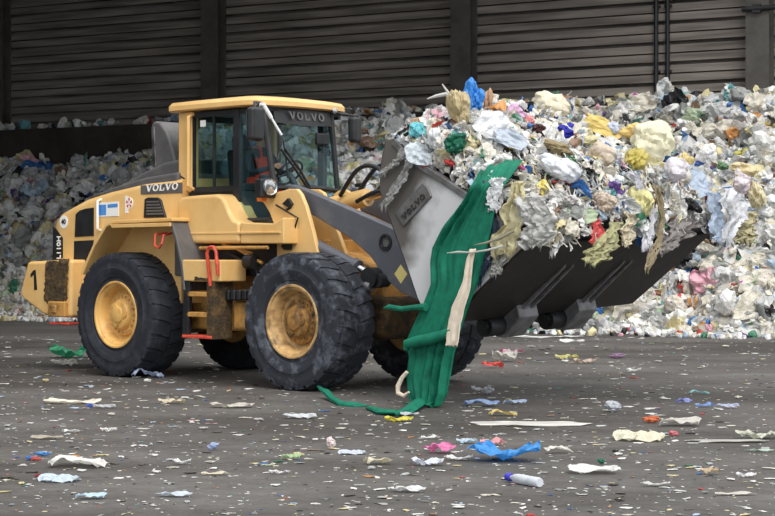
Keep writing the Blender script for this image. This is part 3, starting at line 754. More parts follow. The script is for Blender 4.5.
for y0, y1 in ((-0.28, -0.22), (0.22, 0.28)):
    m = MB(); m.prism(inner, y0, y1); m.build('inner_tower', M['yellow'], P, 0.012)
m = MB(); m.box(-0.95, -0.35, -0.7, 0.7, 1.45, 1.75); m.build('tower_crossmember', M['yellow_dirty'], P, 0.02)
arm = [(-0.82, 2.30), (-0.72, 2.42), (-0.5, 2.36), (0.2, 2.13), (0.95, 1.88), (1.4, 1.66), (1.9, 1.30), (2.3, 1.06), (2.45, 0.98), (2.5, 0.88), (2.42, 0.78), (2.25, 0.78), (1.9, 0.86), (1.45, 1.02), (1.1, 1.14), (0.88, 1.28), (0.62, 1.55), (0.3, 1.76), (-0.3, 2.03), (-0.72, 2.16)]
for y0, y1 in ((-0.62, -0.48), (0.48, 0.62)):
    m = MB(); m.prism(arm, y0, y1); a_ = m.build('lift_arm', M['grey_arm'], P, 0.015)
    if y0 < 0:
        c = xz(385.7, 242.5, -0.62); m = MB(); m.lathe([(0.0, 0.0), (0.07, 0.0), (0.075, -0.012), (0.10, -0.012), (0.10, 0.02)], c=(c[0], -0.62, c[1]), seg=24); m.build('pin_hole', M['black'], a_)
        m = MB(); m.lathe([(0.0, -0.02), (0.045, -0.02), (0.045, 0.0)], c=(c[0] + 0.02, -0.62, c[1] - 0.01), seg=18); m.build('pin', M['steel'], a_)
        c = xz(401, 274, -0.62); m = MB(); m.add([(c[0] - 0.1, -0.623, c[1]), (c[0], -0.623, c[1] - 0.11), (c[0] + 0.1, -0.623, c[1]), (c[0], -0.623, c[1] + 0.11)], [(0, 1, 2, 3)]); m.build('diamond_sticker', M['decal_yel'], a_)
m = MB(); m.tube([(1.05, -0.5, 1.5), (1.05, 0.5, 1.5)], 0.14, 16); m.build('arm_crossbeam', M['grey_arm'], P)
for sg in (-1, 1):
    y = sg * 0.66
    p0, p1, p2 = on_side(312, 243, -0.66), on_side(358, 267, -0.66), on_side(374, 276, -0.66)
    m = MB(); m.tube([(p0.x, y, p0.z), (p1.x, y, p1.z)], 0.07, 16); m.tube([(p1.x - 0.06, y, p1.z + 0.03), (p1.x, y, p1.z)], 0.085, 16); cy = m.build('lift_cylinder', M['grey_arm'], P)
    m = MB(); m.tube([(p1.x, y, p1.z), (p2.x, y, p2.z)], 0.045, 14); m.build('piston_rod', M['chrome'], cy)
    m = MB(); m.tube([(p2.x, y - 0.1, p2.z - 0.02), (p2.x, y + 0.1, p2.z - 0.02)], 0.12, 18); m.tube([(p2.x + 0.1, y - 0.06, p2.z - 0.05), (p2.x + 0.1, y + 0.1, p2.z - 0.05)], 0.08, 14); m.build('cylinder_eye', M['black'], cy)
c = on_side(368, 287, -0.72); m = MB(); m.lathe([(0.0, -0.07), (0.06, -0.06), (0.075, 0), (0.06, 0.06), (0.0, 0.07)], c=tuple(c), seg=18, axis='X'); m.build('grease_cap', M['steel'], P)
# tilt linkage between the arms
m = MB(); m.prism([(0.35, 2.32), (0.55, 2.5), (0.95, 2.45), (1.25, 2.0), (1.2, 1.3), (1.02, 1.3), (0.9, 1.95), (0.45, 2.2)], -0.09, 0.09); m.build('bell_crank', M['yellow'], P, 0.02)
m = MB(); m.tube([(-0.75, 0, 2.15), (0.0, 0, 2.26)], 0.11, 16); tc_ = m.build('tilt_cylinder', M['yellow'], P)
m = MB(); m.tube([(0.0, 0, 2.26), (0.5, 0, 2.36)], 0.06, 14); m.build('piston_rod', M['chrome'], tc_)
m = MB(); m.prism([(1.05, 1.32), (1.2, 1.22), (1.95, 1.5), (1.95, 1.64)], -0.08, 0.08); m.build('tilt_link', M['grey_arm'], P, 0.02)
for pts in (((-0.3, 0.12, 2.3), (0.05, 0.1, 2.62), (0.35, 0.06, 2.60), (0.55, 0.02, 2.36)), ((-0.35, -0.12, 2.28), (-0.05, -0.14, 2.58), (0.25, -0.16, 2.62), (0.52, -0.16, 2.45), (0.6, -0.14, 2.25)),
            ((-0.3, 0.3, 2.2), (0.1, 0.3, 2.5), (0.5, 0.28, 2.55), (0.85, 0.2, 2.35)), ((0.1, -0.3, 2.2), (0.5, -0.3, 2.32), (0.8, -0.2, 2.2), (0.95, -0.2, 1.9))):
    m = MB()
    pp = [Vector(p) for p in pts]; q = []
    for i in range(len(pp) - 1):
        a, b = pp[i], pp[i + 1]; t0 = (pp[i + 1] - pp[max(i - 1, 0)]) * 0.5; t1 = (pp[min(i + 2, len(pp) - 1)] - pp[i]) * 0.5
        for k in range(6):
            t = k / 6; q.append((2 * t**3 - 3 * t**2 + 1) * a + (t**3 - 2 * t**2 + t) * t0 + (-2 * t**3 + 3 * t**2) * b + (t**3 - t**2) * t1)
    q.append(pp[-1]); m.tube(q, 0.027, 8); m.build('hydraulic_hose', M['hose'], P)
# headlight near side, and its bracket lamp
for sg in (-1, 1):
    c = on_x(271, 187, -0.78); c = Vector((c.x, c.y if sg < 0 else -c.y, c.z))
    m = MB(); m.box(c.x - 0.16, c.x - 0.03, c.y - 0.13, c.y + 0.16, c.z - 0.13, c.z + 0.1); h = m.build('headlight', M['black'], P, 0.025)
    m = MB(); m.lathe([(0.0, 0.012), (0.05, 0.01), (0.082, 0.0), (0.094, 0.012), (0.1, 0.0), (0.1, -0.04)], c=(c.x, c.y, c.z), seg=24, axis='X'); m.build('headlight_lens', M['lens'], h)
    m = MB(); q = on_side(263.5, 199, -0.78); m.box(q.x - 0.06, q.x + 0.03, sg * 0.8 - 0.04, sg * 0.8 + 0.04, q.z - 0.03, q.z + 0.035); m.build('indicator_lamp', M['orange'], h, 0.01)

# ---------------------------------------------------------------- bucket
BR = Matrix.Translation((0, 0, 1.3)) @ Matrix.Rotation(math.radians(2.2), 4, 'X') @ Matrix.Translation((0, 0, -1.3))
def bz(p): return (p[0], p[1] + 0.063)
YB = 1.65
back = [bz(p) for p in ((1.90, 2.78), (1.82, 2.5), (1.80, 2.26), (1.95, 1.92), (2.15, 1.48), (2.30, 1.12), (2.40, 0.96), (2.52, 0.88), (2.68, 0.90))]
edge = bz((3.76, 1.70))
bk = MB(); bk.strip([edge] + back[::-1], -YB, YB, 0.035)
BK = bk.build('bucket', M['bucket_dark'], P, 0.006); BK.matrix_local = BR
for sg in (-1, 1):
    m = MB(); m.prism(back + [edge, bz((3.0, 2.2)), bz((2.22, 2.62)), bz((2.03, 2.80))], sg * YB - (0.03 if sg < 0 else 0), sg * YB + (0 if sg < 0 else 0.03))
    sp = m.build('side_plate', M['side_plate'], BK, 0.006)
    if sg < 0:
        sp_near = sp
        m = MB(); a, b = bz((2.05, 2.79)), bz((3.74, 1.72))
        m.strip([a, bz((2.22, 2.63)), bz((3.0, 2.21)), b], -YB - 0.05, -YB + 0.03, -0.07); m.build('side_edge_bar', M['badge'], BK, 0.008)
m = MB(); m.prism([(edge[0] - 0.2, edge[1] - 0.12), (edge[0] + 0.10, edge[1] + 0.09), (edge[0] + 0.06, edge[1] + 0.1), (edge[0] - 0.22, edge[1] - 0.07)], -YB - 0.02, YB + 0.02); m.build('cutting_edge', M['bucket_rib'], BK, 0.004)
dirb = (Vector(edge) - Vector(back[-1])).normalized(); nb = Vector((dirb.y, -dirb.x))      # along the floor of the bucket, and out of it
for y in (-0.57, 0.5):
    m = MB(); h0 = Vector(back[-1])
    for dy in (-0.085, 0.055):
        p = [h0 + dirb * 0.1, h0 + dirb * 0.95, h0 + dirb * 1.0 + nb * 0.0, h0 + dirb * 0.9 + nb * 0.05, h0 + dirb * 0.05 + nb * 0.09]
        m.prism([tuple(q) for q in p], y + dy, y + dy + 0.035)
    m.build('floor_rib', M['bucket_rib'], BK, 0.006)
    m = MB(); p = [h0 + dirb * 0.22 + nb * 0.02, h0 + dirb * 0.16 + nb * 0.16, h0 + dirb * -0.14 + nb * 0.21, h0 + dirb * -0.24 + nb * 0.13, h0 + dirb * -0.2]
    m.prism([tuple(q) for q in p], y - 0.17, y + 0.17)
    m.build('hinge_block', M['bucket_rib'], BK, 0.015)
    m = MB(); q = h0 + dirb * -0.12 + nb * 0.06
    m.tube([(q.x, y - 0.42, q.y), (q.x, y - 0.16, q.y)], 0.11, 18); m.tube([(q.x, y - 0.46, q.y), (q.x, y - 0.42, q.y)], 0.07, 14); m.build('hinge_pin', M['black'], BK)
# badge with raised letters on the near side plate
b0, b1 = on_side(402, 219, -YB - 0.04), on_side(429.5, 190, -YB - 0.04)
b0 = BR.inverted() @ b0; b1 = BR.inverted() @ b1
dv = Vector((b1.x - b0.x, b1.z - b0.z)); L = dv.length; dv.normalize(); nv = Vector((-dv.y, dv.x))
m = MB(); a = Vector((b0.x, b0.z)); hw = 0.095
m.prism([tuple(a - nv * hw - dv * 0.01), tuple(a + dv * (L + 0.01) - nv * hw), tuple(a + dv * (L + 0.03) + nv * 0.0), tuple(a + dv * (L + 0.01) + nv * hw), tuple(a + nv * hw - dv * 0.01)], -YB - 0.055, -YB - 0.025)
bdg = m.build('badge', M['badge'], BK, 0.012)
pa = a + dv * 0.05 - nv * 0.055; pb = a + dv * (L - 0.05) - nv * 0.055
lettering('badge_lettering', 'VOLVO', tuple(pa), tuple(pb), -YB - 0.055, 0.78, 0.9, 0.2, M['bucket_dark'], bdg, depth=0.012)


# ------------------------------------------------------------------ the driver
def make_driver():
    J = {}; V = []; E_ = []; R_ = []
    def j(n, p, r, par=None):
        J[n] = len(V); V.append(p); R_.append(r if isinstance(r, tuple) else (r, r))
        if par is not None: E_.append((J[par], J[n]))
    j('pelvis', (-1.93, 0, 2.36), (0.17, 0.14))
    j('waist', (-1.93, 0, 2.50), (0.155, 0.12), 'pelvis'); j('chest', (-1.92, 0, 2.70), (0.18, 0.125), 'waist'); j('collar', (-1.915, 0, 2.86), (0.12, 0.09), 'chest')
    j('neck', (-1.895, 0, 2.94), 0.06, 'collar'); j('jaw', (-1.87, 0, 3.02), (0.075, 0.085), 'neck'); j('head', (-1.875, 0, 3.12), (0.082, 0.105), 'jaw'); j('crown', (-1.885, 0, 3.20), (0.07, 0.085), 'head')
    for sg, t in ((-1, 'r'), (1, 'l')):
        j('hip' + t, (-1.90, sg * 0.10, 2.33), 0.10, 'pelvis'); j('knee' + t, (-1.48, sg * 0.15, 2.33), 0.072, 'hip' + t); j('ankle' + t, (-1.33, sg * 0.15, 1.90), 0.048, 'knee' + t)
        j('heel' + t, (-1.33, sg * 0.15, 1.83), 0.05, 'ankle' + t); j('toe' + t, (-1.13, sg * 0.16, 1.80), 0.04, 'heel' + t)
        j('shoulder' + t, (-1.92, sg * 0.19, 2.84), 0.068, 'collar'); j('elbow' + t, (-1.76, sg * 0.27, 2.60), 0.047, 'shoulder' + t)
        w = Vector((-1.49, sg * 0.20, 2.66)); j('wrist' + t, tuple(w), 0.032, 'elbow' + t)
        pm = Vector((-1.425, sg * 0.185, 2.68)); j('palm' + t, tuple(pm), (0.03, 0.022), 'wrist' + t)
        for k in range(4):                             # four fingers curl over the rim, each of its own length
            ln = (0.9, 1.0, 0.94, 0.76)[k]; o = Vector((0, 0, 0.028 - 0.019 * k)); b = 'f%d' % k + t
            j(b + 'a', tuple(pm + o + Vector((0.035, -sg * 0.004, 0.002))), 0.0095, 'palm' + t); j(b + 'b', tuple(pm + o + Vector((0.035 + 0.034 * ln, -sg * 0.018, -0.004))), 0.0088, b + 'a')
            j(b + 'c', tuple(pm + o + Vector((0.035 + 0.040 * ln, -sg * 0.045 * ln, -0.012))), 0.0075, b + 'b')
        j('t1' + t, tuple(pm + Vector((0.0, -sg * 0.028, 0.022))), 0.0105, 'palm' + t); j('t2' + t, tuple(pm + Vector((0.035, -sg * 0.048, 0.034))), 0.009, 't1' + t)
    me = bpy.data.meshes.new('driver'); me.from_pydata(V, E_, []); me.update()
    o = link(bpy.data.objects.new('driver_source', me))
    md = o.modifiers.new('skin', 'SKIN'); md.use_smooth_shade = True
    for i, sv in enumerate(me.skin_vertices[0].data):
        sv.radius = R_[i]; sv.use_root = (i == 0)
    o.modifiers.new('sub', 'SUBSURF').levels = 2; o.modifiers['sub'].render_levels = 2
    bpy.context.view_layer.update()
    dm = bpy.data.meshes.new_from_object(o.evaluated_get(bpy.context.evaluated_depsgraph_get()))
    bpy.data.objects.remove(o)
    dm.name = 'person'; dm.materials.clear()
    for k in ('shirt', 'skin', 'black'): dm.materials.append(M[k])
    for v in dm.vertices:                              # nose, brow and chin on the head
        x, y, z = v.co
        if z > 2.98 and x > -1.86:
            v.co.x += 0.022 * math.exp(-((y / 0.016) ** 2 + ((z - 3.085) / 0.024) ** 2)) - 0.010 * sum(math.exp(-(((y - e) / 0.016) ** 2 + ((z - 3.118) / 0.013) ** 2)) for e in (-0.033, 0.033)) \
                + 0.008 * math.exp(-((y / 0.03) ** 2 + ((z - 3.0) / 0.016) ** 2)) - 0.004 * math.exp(-((y / 0.025) ** 2 + ((z - 3.043) / 0.005) ** 2))
    for p in dm.polygons:
        x, y, z = p.center; p.use_smooth = True
        p.material_index = 1 if (z > 2.925 or (x > -1.485 and z > 2.6)) else (2 if z < 1.89 else 0)
    body = link(bpy.data.objects.new('person', dm))
    bm = bmesh.new(); bm.from_mesh(dm)
    kill = [f for f in bm.faces if not ((f.calc_center_median().z < 2.56 and abs(f.calc_center_median().y) < 0.245 and f.calc_center_median().z > 1.92 and not (f.calc_center_median().z > 2.47 and f.calc_center_median().x > -1.75)) or
            (f.calc_center_median().z < 2.80 and f.calc_center_median().x > -1.88 and abs(f.calc_center_median().y) < 0.125 and f.calc_center_median().x < -1.7))]
    bmesh.ops.delete(bm, geom=kill, context='FACES')
    bm.normal_update()
    for v in bm.verts: v.co += v.normal * 0.012
    om = bpy.data.meshes.new('overalls'); bm.to_mesh(om); bm.free(); om.materials.clear(); om.materials.append(M['overalls'])
    for p in om.polygons: p.material_index = 0; p.use_smooth = True
    ov = link(bpy.data.objects.new('overalls', om)); ov.parent = body
    s_ = ov.modifiers.new('s', 'SOLIDIFY'); s_.thickness = 0.008
    tree = BVHTree.FromPolygons([v.co.copy() for v in dm.vertices], [tuple(p.vertices) for p in dm.polygons])
    for sg in (-1, 1):
        mm = MB(); pts = []
        for k in range(11):
            t = k / 10; a = -0.35 + 2.4 * t; q = Vector((-1.905 + 0.25 * math.cos(a), sg * (0.085 + 0.02 * t), 2.76 + 0.2 * math.sin(a)))
            h = tree.find_nearest(q); pts.append(h[0] + h[1] * 0.012)
        vs = [p + Vector((0, d, 0)) for p in pts for d in (-0.018, 0.018)]
        mm.add(vs, [(2 * i, 2 * i + 1, 2 * i + 3, 2 * i + 2) for i in range(10)])
        st_ = mm.build('strap', M['overalls'], ov); st_.modifiers.new('s', 'SOLIDIFY').thickness = 0.006
    bm = bmesh.new(); bm.from_mesh(dm)
    kill = [f for f in bm.faces if not (f.calc_center_median().z > 3.07 and (f.calc_center_median().z > 3.165 or f.calc_center_median().x < -1.885))]
    bmesh.ops.delete(bm, geom=kill, context='FACES'); bm.normal_update()
    for v in bm.verts: v.co += v.normal * 0.014
    hm = bpy.data.meshes.new('hair'); bm.to_mesh(hm); bm.free(); hm.materials.clear(); hm.materials.append(M['hair'])
    for p in hm.polygons: p.material_index = 0; p.use_smooth = True
    ho = link(bpy.data.objects.new('hair', hm)); ho.parent = body
    for sg in (-1, 1):
        mm = MB(); q = tree.ray_cast(Vector((-1.6, sg * 0.033, 3.118)), Vector((-1, 0, 0)))[0]
        mm.lathe([(0.0, -0.009), (0.009, -0.005), (0.012, 0.0), (0.009, 0.005), (0.0, 0.009)], c=(q.x + 0.001, q.y, q.z), seg=10); mm.build('eye', M['hair'], body)
        mm = MB(); q = tree.find_nearest(Vector((-1.885, sg * 0.12, 3.09)))[0]
        mm.lathe([(0.0, -0.012), (0.022, -0.006), (0.03, 0.0), (0.022, 0.006), (0.0, 0.012)], c=(q.x, q.y, q.z), seg=12); mm.build('ear', M['skin'], body)
    body.matrix_world = LM
    tag(body, 'driver in red bib overalls over a dark shirt, seated in the cab', 'person')
make_driver()

# ------------------------------------------------------------------ crumpled waste: base shapes
def ico(sub):
    bm = bmesh.new(); bmesh.ops.create_icosphere(bm, subdivisions=sub, radius=1)
    V = np.array([v.co[:] for v in bm.verts]); F = np.array([[v.index for v in f.verts] for f in bm.faces]); bm.free()
    return V, F
ICO = {k: ico(k) for k in (1, 2, 3, 4)}
def crumple(V, rs, amp=0.4, fr=(1.6, 3.2, 6.5)):
    d = np.zeros(len(V))
    for f in fr:
        for _ in range(4):
            k = rs.normal(size=3); k /= np.linalg.norm(k)
            d += amp / f ** 0.85 * 0.75 * (np.abs(np.sin(f * (V @ k) + rs.uniform(0, 6.28))) - 0.63)
    return V * (1 + d)[:, None]
def bag_shape(seed, sub=3, amp=0.62):
    rs = np.random.RandomState(seed); V, F = ICO[sub]
    V = crumple(V, rs, amp, (1.5, 3.0, 6.0, 11.0) if sub > 2 else (1.5, 3.0, 6.0)); s = rs.uniform(0.75, 1.15, 3); V = V * s
    V = V / np.abs(V).max(0)
    return V, F
def strip_shape(seed, n=18, w=0.16):
    """a torn, twisted band of film, about 2 long"""
    rs = np.random.RandomState(seed); t = np.linspace(-1, 1, n)
    c = np.stack([t, 0.25 * np.sin(2.2 * t + rs.uniform(0, 6)) + 0.08 * np.sin(7 * t + rs.uniform(0, 6)), 0.25 * np.sin(1.8 * t + rs.uniform(0, 6)) + 0.08 * np.sin(6 * t + rs.uniform(0, 6))], 1)
    tw = rs.uniform(0, 6) + 1.3 * np.sin(2 * t + rs.uniform(0, 6)) + 0.7 * t
    V = []; m = 5
    for i in range(n):
        for k in range(m):
            q = (k / (m - 1) - 0.5) * 2 * w * (0.7 + 0.3 * math.sin(5 * t[i] + seed))
            V.append(c[i] + q * np.array([0, math.cos(tw[i]), math.sin(tw[i])]) + rs.uniform(-0.03, 0.03, 3) + np.array([0, -math.sin(tw[i]), math.cos(tw[i])]) * 0.05 * (k % 2))
    F = []
    for i in range(n - 1):
        for k in range(m - 1):
            a, b, c_, d = i * m + k, (i + 1) * m + k, (i + 1) * m + k + 1, i * m + k + 1
            F += [(a, b, c_), (a, c_, d)]
    return np.array(V), np.array(F)
def tied_shape(seed, sub=3):
    """a filled bag with a gathered neck and a loose flare above it"""
    rs = np.random.RandomState(seed); V0, F = ICO[sub]
    V = crumple(V0, rs, 0.22)
    t = V0[:, 2]
    neck = np.interp(t, [-1, 0.2, 0.62, 0.78, 1.0], [1, 1, 0.55, 0.16, 0.75])
    an = np.arctan2(V0[:, 1], V0[:, 0])
    pleat = 1 + 0.18 * np.clip(t, 0, 1) * np.sin(an * 9 + rs.uniform(0, 6))
    V[:, 0] *= neck * pleat; V[:, 1] *= neck * pleat
    V[:, 2] = np.where(t > 0.62, V[:, 2] + (t - 0.62) * 0.9, V[:, 2])
    V -= (V.max(0) + V.min(0)) / 2
    return V / np.abs(V).max(0), F
def sheet_shape(seed, n=16, amp=0.28, rag=0.16, lift=1.0):
    """a crumpled piece of film with a ragged outline, unit size in x,y"""
    rs = np.random.RandomState(seed)
    u, v = np.meshgrid(np.linspace(-1, 1, n), np.linspace(-1, 1, n), indexing='ij')
    z = np.zeros_like(u); dx = np.zeros_like(u); dy = np.zeros_like(u)
    for f in (1.5, 3.0, 6.0):
        for _ in range(3):
            k = rs.normal(size=2); k /= np.linalg.norm(k)
            a = np.abs(np.sin(f * (u * k[0] + v * k[1]) + rs.uniform(0, 6.28))) - 0.63
            z += amp / f ** 0.7 * a; dx += rag / f * a * k[1]; dy += rag / f * a * k[0]
    th = np.arctan2(v, u); e = np.zeros_like(u)
    for q in range(2, 7): e += rs.normal() * 0.5 / q * np.sin(q * th + rs.uniform(0, 6.28))
    rad = np.maximum(np.abs(u), np.abs(v)); sq = 1 - 0.22 * rad ** 3 * (np.abs(u * v)) 
    sc = sq * (1 + rag * e * rad)
    X = u * sc + dx; Y = v * sc + dy
    V = np.stack([X.ravel(), Y.ravel(), z.ravel() * lift], 1)
    F = []
    for i in range(n - 1):
        for k in range(n - 1):
            a, b, c, d = i * n + k, (i + 1) * n + k, (i + 1) * n + k + 1, i * n + k + 1
            F += [(a, b, c), (a, c, d)] if (i + k) % 2 else [(a, b, d), (b, c, d)]
    V[:, 2] -= V[:, 2].min() if lift else 0
    return V, np.array(F)
SH = {}
def proto(kind, seed):
    key = (kind, seed)
    if key not in SH:
        if kind == 'bag': V, F = bag_shape(seed, 3)
        elif kind == 'finebag': V, F = bag_shape(seed, 4)
        elif kind == 'bigbag': V, F = bag_shape(seed, 4, 0.5)
        elif kind == 'smallbag': V, F = bag_shape(seed, 2)
        elif kind == 'crumb': V, F = bag_shape(seed, 1)
        elif kind == 'tied': V, F = tied_shape(seed, 4)
        elif kind == 'sheet': V, F = sheet_shape(seed)
        elif kind == 'smallsheet': V, F = sheet_shape(seed, 8)
        elif kind == 'strip': V, F = strip_shape(seed)
        elif kind == 'fold': V, F = sheet_shape(seed, 16, 0.6, 0.3)
        elif kind == 'flat': V, F = sheet_shape(seed, 14, 0.10, 0.2)
        SH[key] = (V, F)
    return SH[key]
MESHES = {}
def proto_mesh(kind, seed, name, mt):
    key = (kind, seed, name, mt.name)
    if key not in MESHES:
        V, F = proto(kind, seed)
        me = bpy.data.meshes.new(name); me.from_pydata(V.tolist(), [], F.tolist())
        if kind in ('tied', 'bigbag'): me.shade_smooth(); me.set_sharp_from_angle(angle=math.radians(32))
        me.materials.append(mt); MESHES[key] = me
    return MESHES[key]
def put(name, label, cat, kind, seed, loc, rot, scale, rgb, mt='film', group=None, parent=None):
    o = link(bpy.data.objects.new(name, proto_mesh(kind, seed, name, M[mt])))
    o.matrix_world = Matrix.Translation(loc) @ (rot.to_4x4() if isinstance(rot, Matrix) else rot) @ Matrix.Diagonal((*scale, 1))
    o.color = (*lin(*rgb), 1)
    tag(o, label, cat, group)
    return o
PAL = [((238, 238, 236), .36, 'white'), ((224, 219, 206), .19, 'cream'), ((196, 198, 198), .16, 'pale grey'), ((156, 158, 156), .07, 'grey'), ((226, 216, 172), .05, 'pale yellow'), ((188, 208, 226), .035, 'light blue'),
       ((66, 120, 186), .018, 'blue'), ((44, 44, 48), .035, 'black'), ((70, 132, 104), .012, 'green'), ((186, 202, 172), .02, 'pale green'), ((198, 78, 70), .012, 'red'), ((220, 160, 96), .010, 'orange'), ((230, 180, 194), .014, 'pink'),
       ((150, 124, 102), .025, 'brown'), ((116, 90, 156), .005, 'purple'), ((110, 176, 178), .010, 'turquoise')]
PW = np.array([p[1] for p in PAL]); PW = PW / PW.sum()
PALN = {p[2]: p[0] for p in PAL}
def pick(rs): return PAL[rs.choice(len(PAL), p=PW)]
def rotmats(rs, n):
    q = rs.normal(size=(n, 4)); q /= np.linalg.norm(q, axis=1)[:, None]
    a, b, c, d = q.T
    return np.stack([np.stack([1 - 2 * (c * c + d * d), 2 * (b * c - a * d), 2 * (b * d + a * c)], 1), np.stack([2 * (b * c + a * d), 1 - 2 * (b * b + d * d), 2 * (c * d - a * b)], 1), np.stack([2 * (b * d - a * c), 2 * (c * d + a * b), 1 - 2 * (b * b + c * c)], 1)], 1)
def merge(list_):
    Vs = []; Fs = []; Cs = []; b = 0
    for V, F, c in list_:
        Vs.append(V); Fs.append(F + b); Cs.append(np.repeat(np.asarray(c, np.float32)[None, :], len(F), 0) if np.ndim(c) == 1 else c); b += len(V)
    return np.concatenate(Vs), np.concatenate(Fs), np.concatenate(Cs)

# ------------------------------------------------------------------ the waste heap along the wall
def heap_top(s):
    return float(np.interp(s, [-24, -12, -8, -6, -4.2, -1, 2, 6, 9, 20], [4.15, 4.15, 4.1, 4.3, 4.95, 5.0, 5.0, 5.1, 5.15, 5.05]))
def heap_foot(s): return 8.5 + 0.25 * math.sin(s * 1.1) + 0.15 * math.sin(s * 2.7 + 1)
def heap_z(s, n):
    H = heap_top(s); f = heap_foot(s); n0 = 2.1
    k = min(max((n - n0) / (f - n0), 0), 1.05)
    z = H * (1 - k) ** 1.06 if k < 1 else -0.1
    return z + (0.16 * math.sin(s * 2.1 + n) * math.sin(n * 1.7 + 0.6 * s) + 0.1 * math.sin(s * 4.3 - n * 2.2)) * min(1, max(0, (1 - k) * 3))
def heap_pt(s, n, up=0.0):
    p = W0 + WU * s + WN * n
    return Vector((p.x, p.y, heap_z(s, n) + up))
rs = np.random.RandomState(5)
pieces = []
NS, NN = 170, 44
S_ = np.linspace(-20, 17, NS); N_ = np.linspace(1.78, 9.2, NN)
V = np.array([heap_pt(s, n) for s in S_ for n in N_])
V[:, :2] += rs.uniform(-0.05, 0.05, (len(V), 2)); V[:, 2] += rs.uniform(-0.06, 0.06, len(V))
F = np.array([t for i in range(NS - 1) for k in range(NN - 1) for t in ((i * NN + k, (i + 1) * NN + k, (i + 1) * NN + k + 1), (i * NN + k, (i + 1) * NN + k + 1, i * NN + k + 1))])
pieces.append((V, F, np.array([lin(*pick(rs)[0]) for _ in range(len(F))]) * 0.9))
def scatter(kinds, count, smin, smax, frac, sr, nr, flat=(0.45, 1.0), fn=heap_pt, inside=None):
    R3 = rotmats(rs, count)
    for i in range(count):
        V, F = proto(kinds[i % len(kinds)], int(rs.randint(0, 14)))
        s = rs.uniform(*sr); n = rs.uniform(*nr); size = smin + (smax - smin) * rs.beta(1.2, 3.0)
        sc = size * np.array([rs.uniform(0.7, 1.25), rs.uniform(0.7, 1.1), rs.uniform(*flat)])
        p = np.array(fn(s, n, size * frac))
        pieces.append(((V * sc) @ R3[i].T + p, F, lin(*np.clip(np.array(pick(rs)[0]) + rs.randint(-14, 12), 0, 245))))
scatter(['bag', 'fold', 'sheet', 'fold'], 4800, 0.10, 0.42, 0.25, (-17, 15), (2.15, 8.5))
scatter(['crumb', 'smallsheet'], 6500, 0.05, 0.16, 0.9, (-17, 15), (2.0, 8.9))
scatter(['crumb', 'smallbag'], 1100, 0.05, 0.16, 0.35, (-14, 15), (8.0, 9.6), fn=lambda s, n, u: Vector((*(W0 + WU * s + WN * n).xy, max(heap_z(s, n), 0) + u)))
TOPS = len(pieces)
scatter(['smallbag', 'crumb', 'smallsheet'], 260, 0.08, 0.26, 0.5, (-16, 13), (0.6, 1.6), fn=lambda s, n, u: Vector((*(W0 + WU * s + WN * n).xy, 5.17 + u * 1.3)))
V, F, C_ = merge(pieces[TOPS:])
o = mesh_np('wall_top_litter', V, F, M['film_stuff'], cols=C_); tag(o, 'row of loose waste scraps lying along the top of the low dark wall', 'litter', kind='stuff')
V, F, C_ = merge(pieces[:TOPS]); pieces = None
hp = mesh_np('waste_heap', V, F, M['film_stuff'], cols=C_)
tag(hp, 'long high heap of mixed plastic waste piled against the slatted wall', 'waste heap', kind='stuff')
del V, F, C_

